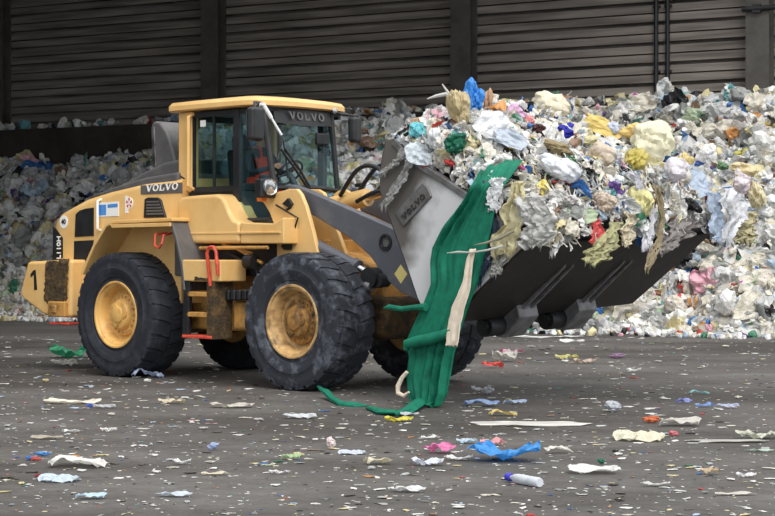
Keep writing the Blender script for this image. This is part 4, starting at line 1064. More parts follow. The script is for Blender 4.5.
# single bags of the heap: those that can be told apart, then the largest of the rest
HEAP_TREE_V = [heap_pt(s, n) for s in S_ for n in N_]
HT = BVHTree.FromPolygons(HEAP_TREE_V, [q for i in range(NS - 1) for k in range(NN - 1) for q in ((i * NN + k, (i + 1) * NN + k, (i + 1) * NN + k + 1), (i * NN + k, (i + 1) * NN + k + 1, i * NN + k + 1))])
def heap_hit(px, py):
    for k in range(16):
        h = HT.ray_cast(CAM, ray(px, py + 1.5 * k).normalized())
        if h[0] is not None: break
    return h[0], h[1], (h[0] - CAM).length
def spin(rs, k=0.5):
    return Matrix.Rotation(rs.uniform(-k, k), 3, 'X') @ Matrix.Rotation(rs.uniform(-k, k), 3, 'Y') @ Matrix.Rotation(rs.uniform(-PI, PI), 3, 'Z')
HEAP_ITEMS = [
 (668, 113, 34, 12, (32, 32, 36), 'black_sack', 'flat black sack lying high on the heap below the slatted wall', 'sack'),
 (698, 108, 13, 13, (120, 70, 165), 'plastic_bag', 'small bright purple bag high on the heap', 'plastic bag'),
 (664, 101, 24, 17, (240, 240, 238), 'plastic_bag', 'rounded white bag at the top of the heap above the black sack', 'plastic bag'),
 (722, 96, 44, 20, (214, 216, 218), 'film_bundle', 'wide pale grey bundle of film on the crest of the heap beside the grey column', 'film'),
 (693, 88, 12, 14, (205, 160, 120), 'cardboard_piece', 'upright tan cardboard piece on the crest of the heap', 'cardboard'),
 (566, 101, 16, 7, (68, 58, 140), 'plastic_bag', 'dark violet bag on the crest of the heap above the bucket load', 'plastic bag'),
 (744, 152, 30, 17, (206, 200, 110), 'plastic_bag', 'lime yellow bag halfway up the heap beside the bucket load', 'plastic bag'),
 (750, 137, 13, 12, (52, 78, 128), 'plastic_bag', 'navy blue bag above the lime yellow bag on the heap', 'plastic bag'),
 (763, 125, 20, 9, (196, 170, 70), 'plastic_bag', 'mustard yellow bag on the upper heap above the navy bag', 'plastic bag'),
 (734, 130, 14, 8, (36, 34, 36), 'plastic_bag', 'small black bag on the upper heap close to the navy bag', 'plastic bag'),
 (622, 314, 16, 11, (214, 60, 62), 'plastic_bag', 'red bag at the heap foot under the bucket end', 'plastic bag'),
 (678, 313, 15, 9, (80, 160, 220), 'plastic_bag', 'sky blue bag in the lowest heap row right of the bucket end', 'plastic bag'),
 (651, 318, 10, 7, (110, 180, 225), 'plastic_bag', 'small light blue bag at the heap foot between the red and sky blue bags', 'plastic bag'),
 (702, 308, 26, 12, (34, 34, 38), 'black_sack', 'black sack low on the heap beside the sky blue bag', 'sack'),
 (744, 306, 22, 15, (30, 30, 34), 'black_sack', 'lumpy black sack low on the heap, the one farthest from the bucket', 'sack'),
 (657, 292, 16, 9, (150, 106, 76), 'cardboard_piece', 'brown cardboard piece on the heap just past the bucket edge', 'cardboard'),
 (680, 298, 13, 10, (60, 130, 205), 'plastic_bag', 'mid blue bag low on the heap above the black sack', 'plastic bag'),
 (729, 267, 12, 9, (236, 176, 70), 'plastic_bag', 'small amber bag on the heap below the bucket corner', 'plastic bag'),
 (753, 262, 14, 12, (226, 120, 176), 'plastic_bag', 'bright pink bag on the heap by the amber bag', 'plastic bag'),
 (709, 255, 20, 11, (110, 186, 166), 'plastic_bag', 'mint green bag on the heap tucked below the bucket corner', 'plastic bag'),
 (742, 277, 10, 8, (70, 190, 120), 'plastic_bag', 'small bright green bag on the heap below the pink bag', 'plastic bag'),
 (765, 215, 16, 24, (150, 205, 175), 'plastic_bag', 'large pale mint bag at mid height on the heap beside the hanging white cloth', 'plastic bag'),
 (770, 292, 10, 16, (70, 130, 190), 'plastic_bag', 'tall blue bag low on the heap at the picture edge', 'plastic bag'),
 (725, 342, 18, 6, (222, 160, 90), 'plastic_bag', 'orange and white wrapper lying at the very foot of the heap', 'wrapper'),
 (733, 325, 10, 6, (170, 200, 110), 'plastic_bag', 'small light green bag at the heap foot', 'plastic bag'),
 (388, 108, 34, 6, (60, 140, 220), 'plastic_bag', 'long bright blue bag on the heap crest between cab and bucket', 'plastic bag'),
 (378, 118, 22, 10, (232, 232, 230), 'plastic_bag', 'white bag on the heap under the long blue bag', 'plastic bag'),
 (374, 139, 16, 9, (236, 176, 150), 'plastic_bag', 'salmon coloured bag on the heap beside the far mirror', 'plastic bag'),
 (349, 130, 18, 8, (70, 120, 200), 'plastic_bag', 'blue bag on the heap behind the far mirror', 'plastic bag'),
 (339, 150, 11, 14, (92, 58, 52), 'plastic_bag', 'dark maroon bag on the heap beside the windshield', 'plastic bag'),
 (361, 168, 18, 12, (186, 208, 176), 'plastic_bag', 'pale green bag on the heap above the hydraulic hoses', 'plastic bag'),
 (374, 180, 14, 14, (216, 206, 120), 'plastic_bag', 'yellow green bag on the heap next to the bucket back', 'plastic bag'),
 (44, 163, 22, 8, (44, 90, 150), 'plastic_bag', 'dark blue bag on the heap top behind the engine hood', 'plastic bag'),
 (58, 152, 16, 7, (40, 100, 180), 'plastic_bag', 'deep blue bag on the heap crest below the low concrete wall', 'plastic bag'),
 (138, 158, 26, 12, (196, 200, 204), 'plastic_bag', 'pale grey bag on the heap next to the exhaust cowl', 'plastic bag'),
 (25, 215, 20, 14, (210, 212, 214), 'plastic_bag', 'whitish bag on the heap at the height of the speed sticker', 'plastic bag'),
 (12, 247, 22, 12, (222, 222, 220), 'plastic_bag', 'white bag on the lower heap above the counterweight', 'plastic bag'),
]
rs = np.random.RandomState(21)
for i, (px, py, w, h, rgb, nm, lab, cat) in enumerate(HEAP_ITEMS):
    q = heap_hit(px, py)
    loc, nrm, d = q; loc = loc + WN * max(0.0, 2.15 - (loc - W0).dot(WN)); a = w / F_PX * d / 2; b = h / F_PX * d / 2
    put(nm, lab, cat, 'bag', 40 + i % 9, loc + nrm * b * 0.5, Matrix.Rotation(rs.uniform(-0.3, 0.3), 3, 'Y'), (a, (a + b) * 0.45, b), rgb, 'film_plain')
ZONES = [(-17, -8.5, 'behind the engine hood'), (-8.5, -0.8, 'behind the cab and lift arm'), (-0.8, 5.0, 'behind the bucket'), (5.0, 15, 'beyond the bucket load')]
cnt = 0
while cnt < 255:
    s = rs.uniform(-14, 13.5); n = rs.uniform(2.4, 8.2)
    c = pick(rs)
    z = [q[2] for q in ZONES if q[0] <= s < q[1]][0]
    high = 'lower' if heap_z(s, n) < 2.4 else 'upper'
    size = rs.uniform(0.22, 0.38)
    nm = 'plastic_bag' if rs.rand() < 0.8 else 'film_sheet'
    kd = 'bag' if nm == 'plastic_bag' else 'sheet'
    word = 'bag' if kd == 'bag' else 'film sheet'
    put(nm, 'crumpled %s plastic %s on the %s heap %s' % (c[2], word, high, z), 'plastic bag' if kd == 'bag' else 'film', kd, int(rs.randint(0, 10)), heap_pt(s, n, size * 0.35), spin(rs, 0.6),
        (size * rs.uniform(0.8, 1.2), size * rs.uniform(0.7, 1.0), size * rs.uniform(0.5, 0.9)), c[0], 'film', '%s %ss on the %s heap %s' % (c[2], word, high, z))
    cnt += 1

# ------------------------------------------------------------------ the load in the bucket
BW = LM @ BR                                           # bucket space to world
def load_profile(t):
    """x,z along the top of the load, t 0 at the back rim to 1 past the cutting edge"""
    T_ = [0, 0.10, 0.25, 0.4, 0.55, 0.7, 0.85, 0.95, 1.0]
    X = [1.98, 2.06, 2.32, 2.65, 3.0, 3.38, 3.72, 3.92, 3.97]; Z = [2.80, 2.96, 3.06, 3.02, 2.88, 2.66, 2.36, 2.04, 1.82]
    return float(np.interp(t, T_, X)), float(np.interp(t, T_, Z))
def plane_z(x): return 2.84 + (1.76 - 2.84) * (x - 1.98) / (3.80 - 1.98)
def load_pt(t, y, up=0.0):
    x, z = load_profile(t)
    v = abs(y) / 1.68; k = max(0.0, 1 - v ** 5) ** 0.6
    zp = min(plane_z(x), z)
    bump = 0.07 * math.sin(3.1 * y + 4 * t) + 0.06 * math.sin(5.3 * y - 9 * t) + 0.05 * math.sin(8 * t + 1.3 * y)
    zz = zp + (z - zp) * k + bump * k + (0.16 * math.exp(-((y + 0.95) / 0.45) ** 2 - ((t - 0.3) / 0.2) ** 2))
    return BW @ Vector((x, y, zz + up))
rs = np.random.RandomState(9)
pieces = []
NT, NY = 46, 60
T_ = np.linspace(0, 1, NT); Y_ = np.concatenate([[-1.605], np.linspace(-1.6, 1.6, NY - 2), [1.605]])
LV = [load_pt(t, y, -0.3 * (1 - t) - 0.02 if abs(y) > 1.602 else 0.0) for t in T_ for y in Y_]
LF = [q for i in range(NT - 1) for k in range(NY - 1) for q in ((i * NY + k, (i + 1) * NY + k, (i + 1) * NY + k + 1), (i * NY + k, (i + 1) * NY + k + 1, i * NY + k + 1))]
LT = BVHTree.FromPolygons(LV, LF)
Vb = np.array(LV) + rs.uniform(-0.025, 0.025, (len(LV), 3))
pieces.append((Vb, np.array(LF), np.array([lin(*((70, 66, 60), (54, 52, 52), (92, 86, 78))[rs.randint(3)]) for _ in range(len(LF))])))  # base layer tinted dark to deepen the shade between the pieces
def lscatter(kinds, count, smin, smax, frac, tr=(0, 1), yr=(-1.58, 1.68), drop=0.0):
    R3 = rotmats(rs, count)
    for i in range(count):
        V, F = proto(kinds[i % len(kinds)], int(rs.randint(0, 14)))
        t = rs.uniform(*tr); y = rs.uniform(*yr); size = smin + (smax - smin) * rs.beta(1.2, 2.6)
        sc = size * np.array([rs.uniform(0.7, 1.3), rs.uniform(0.6, 1.1), rs.uniform(0.35, 0.9)])
        pieces.append(((V * sc) @ R3[i].T + np.array(load_pt(t, y, size * frac - drop * (1 - t) * rs.rand())), F, lin(*np.clip(np.array(pick(rs)[0]) + rs.randint(-12, 10), 0, 245))))
lscatter(['bag', 'fold', 'sheet', 'strip'], 800, 0.05, 0.16, 0.3)
lscatter(['smallbag', 'smallsheet', 'strip', 'fold'], 2600, 0.025, 0.085, 0.7)
lscatter(['fold', 'strip', 'sheet'], 260, 0.05, 0.15, 0.1, (0.88, 1.0))
lscatter(['fold', 'bag', 'sheet'], 320, 0.05, 0.13, 0.0, (0.0, 0.75), (-1.62, -1.42))
lscatter(['fold', 'bag', 'sheet', 'smallbag'], 260, 0.04, 0.10, 0.0, (0.02, 0.7), (-1.63, -1.55), 0.36)
for i in range(420):                                    # strands and bands of film lying down the slope
    V, F = proto('strip', int(rs.randint(0, 14))); t = 0.3 + 0.7 * rs.beta(2, 1.2); y = rs.uniform(-1.55, 1.66)
    p = load_pt(t, y, 0.03); dn = (load_pt(min(t + 0.06, 1.0), y) - load_pt(t - 0.06, y)).normalized(); si = (BW.to_3x3() @ Vector((0, 1, 0))).normalized()
    an = rs.normal(0, 0.45); ax = dn * math.cos(an) + si * math.sin(an); nz_ = ax.cross(si).normalized(); sy = nz_.cross(ax)
    Rm = np.array([[ax.x, sy.x, nz_.x], [ax.y, sy.y, nz_.y], [ax.z, sy.z, nz_.z]]); L_ = rs.uniform(0.08, 0.26)
    pieces.append(((V * np.array([L_, L_ * rs.uniform(0.5, 1.0), L_ * 0.5])) @ Rm.T + np.array(p), F, lin(*pick(rs)[0])))
V, F, C_ = merge(pieces); pieces = None
lo_ = mesh_np('waste_load', V, F, M['film_stuff'], cols=C_)
tag(lo_, 'mound of mixed plastic film scraps filling the raised bucket', 'waste load', kind='stuff')
def load_hit(px, py):
    d = ray(px, py).normalized(); h = LT.ray_cast(CAM, d)
    if h[0] is None:
        for k in range(1, 30):
            h = LT.ray_cast(CAM, ray(px, py + 2 * k).normalized())
            if h[0] is not None:
                dist = (h[0] - CAM).length; return CAM + d * dist, Vector((0, -1, 0)), dist
        h = LT.find_nearest(CAM + d * 18.8); return CAM + d * ((h[0] - CAM).length), h[1], (h[0] - CAM).length
    n = h[1] if h[1].dot(d) < 0 else -h[1]
    return h[0], n, (h[0] - CAM).length
def load_item(nm, lab, cat, kind, seed, px, py, w, h, rgb, mt='film_plain', roll=0.0, out=0.75, depth=None):
    loc, n, d = load_hit(px, py); a = w / F_PX * d / 2; b = h / F_PX * d / 2
    dp = depth if depth else 0.42 * (a + b)
    if kind in ('sheet', 'flat'):                      # a sheet lies on the slope, its own normal turned to the yard
        R_ = Matrix.Rotation(roll, 3, 'Y') @ Matrix.Rotation(PI / 2 - 0.35, 3, 'X'); sc = (a, b, min(a, b) * 0.9)
    else:
        R_ = Matrix.Rotation(roll, 3, 'Y'); sc = (a, dp, b)
    if kind == 'bag': kind = 'finebag'
    return put(nm, lab, cat, kind, seed, loc + n * dp * out, R_, sc, rgb, mt)
def R(d): return math.radians(d)
LI = [
 ('plastic_bag', 'bright blue crumpled bag standing up at the very top of the load', 'plastic bag', 'bag', 3, 473, 102, 25, 44, (70, 150, 228), 'film_plain', 0.05),
 ('cardboard_piece', 'brown torn cardboard piece standing beside the bright blue bag', 'cardboard', 'finebag', 4, 487, 106, 11, 34, (170, 128, 104), 'card', 0.15),
 ('plastic_bag', 'tan stained bag below and beside the bright blue bag', 'plastic bag', 'bag', 5, 459, 112, 25, 42, (204, 188, 148), 'film_plain', -0.2),
 ('plastic_bag', 'turquoise and white bag above the bucket side plate', 'plastic bag', 'bag', 6, 421, 135, 20, 18, (120, 208, 218), 'film_plain', 0.3),
 ('cardboard_tube', 'small brown rounded cardboard piece at the back corner of the load', 'cardboard', 'bag', 7, 415, 124, 10, 13, (190, 150, 118), 'card', 0.2),
 ('wrapper', 'small red wrapper at the back corner of the load', 'wrapper', 'bag', 8, 408, 133, 9, 10, (214, 70, 60), 'film_plain', 0.0),
 ('plastic_bag', 'plump white bag between the turquoise and dark green bags', 'plastic bag', 'bag', 9, 438, 142, 24, 26, (236, 238, 240), 'film_plain', 0.2),
 ('film_sheet', 'pale blue white film sheet lying over the upper edge of the side plate', 'film', 'sheet', 2, 425, 155, 30, 24, (216, 226, 234), 'film_plain', 0.3),
 ('plastic_bag', 'glossy dark green bag near the bucket side plate', 'plastic bag', 'bag', 10, 458, 149, 28, 26, (26, 108, 84), 'film_plain', -0.5),
 ('wrapper', 'flat red scrap just under the dark green bag', 'wrapper', 'bag', 11, 453, 163, 15, 8, (226, 88, 84), 'film_plain', 0.1),
 ('film_sheet', 'broad white sheet draped near the top of the load below the bright blue bag', 'film', 'sheet', 5, 488, 135, 34, 32, (238, 240, 244), 'film_plain', 0.4),
 ('film_sheet', 'pale blue grey sheet fanning out beside the broad white sheet', 'film', 'sheet', 6, 507, 147, 36, 20, (196, 206, 220), 'film_plain', 0.45),
 ('wrapper', 'small bright yellow scrap on the pale blue grey sheet', 'wrapper', 'bag', 12, 511, 148, 9, 9, (246, 216, 80), 'film_plain', 0.0),
 ('plastic_bag', 'lilac pink bag on the load crest', 'plastic bag', 'bag', 13, 515, 120, 22, 20, (230, 190, 222), 'film_plain', 0.2),
 ('plastic_bag', 'coral red netting bag next to the lilac pink bag', 'plastic bag', 'bag', 14, 527, 124, 14, 12, (236, 160, 160), 'film_plain', 0.2),
 ('plastic_bag', 'dark plum bag below the lilac pink bag', 'plastic bag', 'bag', 15, 515, 132, 18, 8, (84, 52, 84), 'film_plain', 0.2),
 ('plastic_bag', 'black and dark red bag in the middle of the load', 'plastic bag', 'bag', 16, 539, 137, 22, 14, (70, 30, 34), 'film_plain', 0.3),
 ('plastic_bag', 'royal blue bag in the middle of the load', 'plastic bag', 'bag', 17, 563, 138, 18, 16, (46, 50, 168), 'film_plain', 0.2),
 ('plastic_bag', 'small royal blue bag above the other royal blue one', 'plastic bag', 'bag', 18, 567, 130, 11, 11, (70, 70, 190), 'film_plain', 0.6),
 ('plastic_bag', 'cream white bulky bag on the crest behind the royal blue bags', 'plastic bag', 'bigbag', 19, 545, 116, 44, 26, (234, 226, 204), 'film_plain', 0.2),
 ('plastic_bag', 'beige fan shaped bag with folds in the middle of the load', 'plastic bag', 'bigbag', 20, 594, 164, 30, 30, (218, 204, 186), 'film_plain', 0.2),
 ('plastic_bag', 'long white and pale blue bag lying below the middle of the load', 'plastic bag', 'bigbag', 21, 557, 175, 46, 25, (232, 236, 242), 'film_plain', 0.5),
 ('plastic_bag', 'olive brown film bag above the long white and pale blue bag', 'plastic bag', 'bag', 22, 557, 157, 36, 16, (164, 148, 112), 'film_plain', 0.3),
 ('wrapper', 'white packet with rounded corners on the crest of the load', 'wrapper', 'bag', 23, 587, 125, 24, 12, (244, 244, 242), 'film_plain', 0.15),
 ('wrapper', 'round red tab on the white packet', 'wrapper', 'bag', 24, 595, 128, 5, 5, (226, 60, 50), 'film_plain', 0.0),
 ('film_sheet', 'long buttery yellow film band below the white packet', 'film', 'sheet', 8, 598, 137, 42, 18, (232, 206, 124), 'film_plain', 0.4),
 ('plastic_bag', 'white and blue bag on the crest beside the white packet', 'plastic bag', 'bag', 25, 612, 131, 16, 18, (206, 214, 236), 'film', -0.3),
 ('plastic_bag', 'huge pale yellow bag bulging on the far half of the load', 'plastic bag', 'bigbag', 26, 648, 156, 50, 50, (234, 230, 204), 'film_plain', 0.15),
 ('plastic_bag', 'buttery yellow bag behind the huge pale yellow bag', 'plastic bag', 'bag', 27, 640, 133, 44, 18, (234, 208, 136), 'film_plain', 0.2),
 ('plastic_bag', 'olive yellow bag below the huge pale yellow bag', 'plastic bag', 'bag', 28, 630, 168, 26, 30, (204, 190, 104), 'film_plain', 0.2),
 ('plastic_bag', 'tan yellow bag at the far side of the huge pale yellow bag', 'plastic bag', 'bag', 29, 684, 163, 18, 24, (226, 206, 146), 'film_plain', -0.2),
 ('plastic_bag', 'white round bag near the far end of the load crest', 'plastic bag', 'bag', 30, 706, 154, 26, 20, (244, 244, 244), 'film_plain', -0.3),
 ('plastic_bag', 'white and pale lilac crumpled bag under the tan yellow bag', 'plastic bag', 'bigbag', 31, 667, 180, 30, 30, (226, 222, 228), 'film_plain', 0.0),
 ('plastic_bag', 'blue striped wrapper under the round white bag', 'wrapper', 'bag', 32, 700, 163, 16, 6, (90, 130, 214), 'film_plain', -0.2),
 ('plastic_bag', 'pale yellow ball shaped bag above the cutting edge', 'plastic bag', 'bigbag', 33, 630, 208, 30, 34, (230, 224, 166), 'film_plain', 0.2),
 ('film_sheet', 'pale blue film strips on the far slope of the load', 'film', 'sheet', 9, 692, 184, 34, 28, (190, 206, 226), 'film_plain', 0.7),
 ('wrapper', 'dark green and purple wrapper near the far end of the load', 'wrapper', 'bag', 34, 720, 168, 12, 9, (110, 150, 110), 'film', 0.2),
 ('plastic_bag', 'white bag with pink print near the far end of the load', 'plastic bag', 'bag', 35, 732, 185, 24, 26, (238, 228, 234), 'film', 0.2),
 ('plastic_bag', 'cream bag at the far end of the load beside the waste heap', 'plastic bag', 'bag', 36, 747, 196, 20, 34, (228, 218, 184), 'film_plain', -0.2),
 ('plastic_bag', 'pale cream bag at the far top corner of the load', 'plastic bag', 'bag', 37, 738, 173, 28, 14, (226, 212, 170), 'film_plain', 0.3),
 ('plastic_bag', 'small lemon yellow bag above the near end of the cutting edge', 'plastic bag', 'bag', 38, 541, 192, 16, 18, (240, 224, 130), 'film_plain', 0.2),
 ('wrapper', 'bright pink strip beside the green cloth', 'wrapper', 'bag', 39, 521, 171, 15, 5, (236, 110, 160), 'film_plain', 0.5),
 ('plastic_bag', 'black shiny sack near the far end of the cutting edge', 'sack', 'bag', 41, 685, 208, 26, 14, (32, 32, 36), 'film_plain', 0.5),
 ('wrapper', 'red strip on the far slope of the load', 'wrapper', 'bag', 42, 706, 196, 6, 22, (216, 70, 70), 'film_plain', -0.3),
 ('plastic_bag', 'grey white bag above the dark bucket lip', 'plastic bag', 'bag', 43, 560, 205, 34, 20, (206, 204, 202), 'film', 0.2),
 ('plastic_bag', 'silver grey bag just above the near end of the cutting edge', 'plastic bag', 'bag', 44, 530, 218, 36, 36, (206, 206, 204), 'film', 0.2),
 ('plastic_bag', 'beige bag with red print above the cutting edge', 'plastic bag', 'bag', 45, 598, 205, 26, 22, (216, 200, 182), 'film', 0.2),
 ('wrapper', 'sky blue wrapper at the middle of the load', 'wrapper', 'bag', 46, 575, 160, 12, 9, (90, 150, 200), 'film_plain', 0.2),
]
for (nm, lab, cat, kind, seed, px, py, w, h, rgb, mt, roll) in LI:
    load_item(nm, lab, cat, kind, seed % 40, px, py, w, h, rgb, mt, roll, 1.9 if 455 < px < 490 and py < 115 else 0.85)
# the rest of the load's bags, alike within each colour and half
rs = np.random.RandomState(33)
for i in range(110):
    t = rs.uniform(0.05, 1.0); y = rs.uniform(-1.5, 1.66); c = pick(rs); size = rs.uniform(0.06, 0.13)
    kd = ('bag', 'fold', 'fold')[i % 3]; word = 'bag' if kd == 'bag' else 'film scrap'
    zone = ('upper ' if t < 0.45 else 'lower ') + ('near part' if y < 0 else 'far part')
    put('plastic_bag' if kd == 'bag' else 'film_scrap', 'small crumpled %s %s on the %s of the bucket load' % (c[2], word, zone), 'plastic bag' if kd == 'bag' else 'film', kd, int(rs.randint(0, 12)),
        load_pt(t, y, size * 0.3), spin(rs, 1.0), (size * rs.uniform(0.8, 1.4), size * rs.uniform(0.6, 1.0), size * rs.uniform(0.5, 0.9)), c[0], 'film', '%s %ss on the %s of the load' % (c[2], word, zone))

# hanging pieces: ribbons given by their two edges, row by row
def ribbon(name, rows, where, mt, rgb=None, folds=2.5, amp=0.02, nr=22, nc=14, seed=0, rag=0.0, thick=0.004, parent=None, wave=0.0):
    """rows: (left px, right px, py); where(px, py) gives the place in the yard"""
    rr = np.random.RandomState(seed); A = np.array(rows, float); k = np.linspace(0, len(A) - 1, nr)
    ii = np.arange(len(A)); L = np.interp(k, ii, A[:, 0]); Rr = np.interp(k, ii, A[:, 1]); Yp = np.interp(k, ii, A[:, 2])
    ph = rr.uniform(0, 6.28, 4); V = []
    jl = np.convolve(rr.uniform(-1, 1, nr + 4), [0.3, 0.6, 0.8, 0.6, 0.3], 'valid') * rag * 0.16; jr = np.convolve(rr.uniform(-1, 1, nr + 4), [0.3, 0.6, 0.8, 0.6, 0.3], 'valid') * rag * 0.16
    wd_ = Rr - L; L = L + jl * wd_; Rr = Rr + jr * wd_
    for i in range(nr):
        a, b = where(L[i], Yp[i], i / (nr - 1)), where(Rr[i], Yp[i], i / (nr - 1))
        ax = (b - a); nrm = ax.cross(Vector((0, 0, 1))).normalized() if ax.length > 1e-5 else Vector((0, -1, 0))
        tt = i / (nr - 1)
        for j in range(nc):
            u = j / (nc - 1)
            u = u + 0.05 * math.sin(5 * tt + 7 * u + ph[3]) + 0.03 * math.sin(13 * tt + ph[1])
            dsp = amp * (0.7 + 0.5 * math.sin(6 * tt + 4 * u + ph[2])) * (math.sin(2 * PI * folds * u + ph[0] + 2.2 * tt * wave) + 0.55 * math.sin(2 * PI * folds * 2.3 * u + ph[1] - 3.0 * tt * wave) + 0.35 * math.sin(9 * tt + 5 * u + ph[2]))
            p = a.lerp(b, j / (nc - 1)) + nrm * (dsp + amp * 0.5 * rr.uniform(-1, 1) * rag)
            p += Vector((rr.uniform(-1, 1), 0, rr.uniform(-1, 1))) * rag * 0.012
            if i == nr - 1: p.z += rr.uniform(-0.5, 0.5) * rag * 0.12
            V.append(p)
    mm = MB(); mm.add(V, [(i * nc + j, i * nc + j + 1, (i + 1) * nc + j + 1, (i + 1) * nc + j) for i in range(nr - 1) for j in range(nc - 1)])
    o = mm.build(name, M[mt], parent, smooth=True, ang=70)
    s_ = o.modifiers.new('thickness', 'SOLIDIFY'); s_.thickness = thick; s_.offset = 0
    if rgb: o.color = (*lin(*rgb), 1)
    return o
def side_at(Y): return lambda px, py, t: LM @ on_side(px, py, Y)
def front_at(X): return lambda px, py, t: LM @ on_x(px, py, X)
def front_hang(X0):
    """over the lip: starts on the load and bends out to hang in front of the cutting edge"""
    return lambda px, py, t: LM @ on_x(px, py, X0 + 0.05 * math.sin(PI * min(1, t)))
# green cloth over the side plate
def cloth_at(px, py, t):
    Y = -1.78 if t > 0.14 else -1.78 + (0.14 - t) / 0.14 * 0.42
    p = LM @ on_side(px, py, Y); p.z = max(p.z, 0.02); return p
gc = ribbon('green_cloth', [(497, 522, 160), (482, 518, 166), (472, 505, 184), (462, 497, 204), (446, 492, 226), (434, 486, 248), (431, 481, 262), (432, 475, 285), (424, 468, 306), (414, 462, 326), (405, 455, 344), (409, 452, 356), (406, 449, 378), (408, 446, 394), (412, 440, 406), (404, 437, 411)],
            cloth_at, 'cloth_green', folds=4.3, amp=0.03, nr=70, nc=40, seed=4, thick=0.008, wave=1.2)
tag(gc, 'long green cloth hanging from the load over the bucket side to the ground', 'cloth')
ribbon('cloth_twist', [(404, 404.5, 336), (412, 416, 343), (428, 436, 340), (448, 452, 330), (458, 459, 326)][::1], lambda px, py, t: LM @ on_side(px, py, -1.86), 'cloth_green', folds=1, amp=0.01, parent=gc, nr=4, nc=4).name
m = MB(); m.tube([LM @ on_side(*q, -1.86) for q in ((406, 350), (407, 344), (416, 342), (430, 339), (446, 334), (456, 327), (461, 318))], [0.03, 0.05, 0.062, 0.06, 0.052, 0.045, 0.02], 12)
o = m.build('cloth_knot', M['cloth_green'], gc); bpy.data.objects.remove(bpy.data.objects['cloth_twist'])
def gtube(pts, r): 
    mm = MB(); mm.tube([ground(a, b, z_) if z_ > 0 else Vector((*(LM @ on_side(a, b, -1.78)).xy, -z_)) for a, b, z_ in pts], r, 14); rr = random.Random(2)
    mm.v = [(x + rr.uniform(-.008, .008), y + rr.uniform(-.02, .02), max(0.003, z_ * 0.6 + rr.uniform(-.008, .008))) for x, y, z_ in mm.v]; return mm
o = gtube([(434, 406, -0.05), (420, 407, -0.06), (406, 410, 0.05), (396, 411, 0.05), (382, 410, 0.045), (368, 406.5, 0.03)], [0.06, 0.08, 0.07, 0.05, 0.055, 0.025]).build('cloth_tail', M['cloth_green'], gc)
m = MB(); m.tube([LM @ on_side(*q, -1.82) for q in ((426, 307), (415, 307.5), (402, 309), (389, 307), (384, 308))], [0.045, 0.03, 0.028, 0.03, 0.01], 8); m.build('cloth_flap', M['cloth_green'], gc)
m = MB(); m.tube([LM @ on_side(*q, -1.83) for q in ((407, 372), (402, 378), (398, 386), (398, 393), (404, 396), (409, 392))], [0.02, 0.024, 0.026, 0.026, 0.022, 0.012], 8); m.build('cream_loop', M['cloth_cream'], gc)
o = ribbon('cream_cloth', [(470, 476, 249), (466, 473, 262), (462, 471, 282), (452, 467, 305), (449, 463, 322), (446, 459, 340), (446, 458, 346)], side_at(-1.90), 'cloth_cream', folds=1.4, amp=0.014, nr=26, seed=8, rag=0.3, thick=0.008)
tag(o, 'narrow cream cloth strip hanging down in front of the green cloth', 'cloth')
o = gtube([(318, 378, 0.22), (325, 386, 0.14), (333, 397, 0.05), (341, 403, 0.03), (356, 404, 0.03), (366, 405, 0.02)], [0.012, 0.042, 0.04, 0.045, 0.045, 0.02]).build('green_ribbon', M['cloth_green'])
tag(o, 'short green cloth ribbon curling up off the ground by the front wheel', 'cloth')
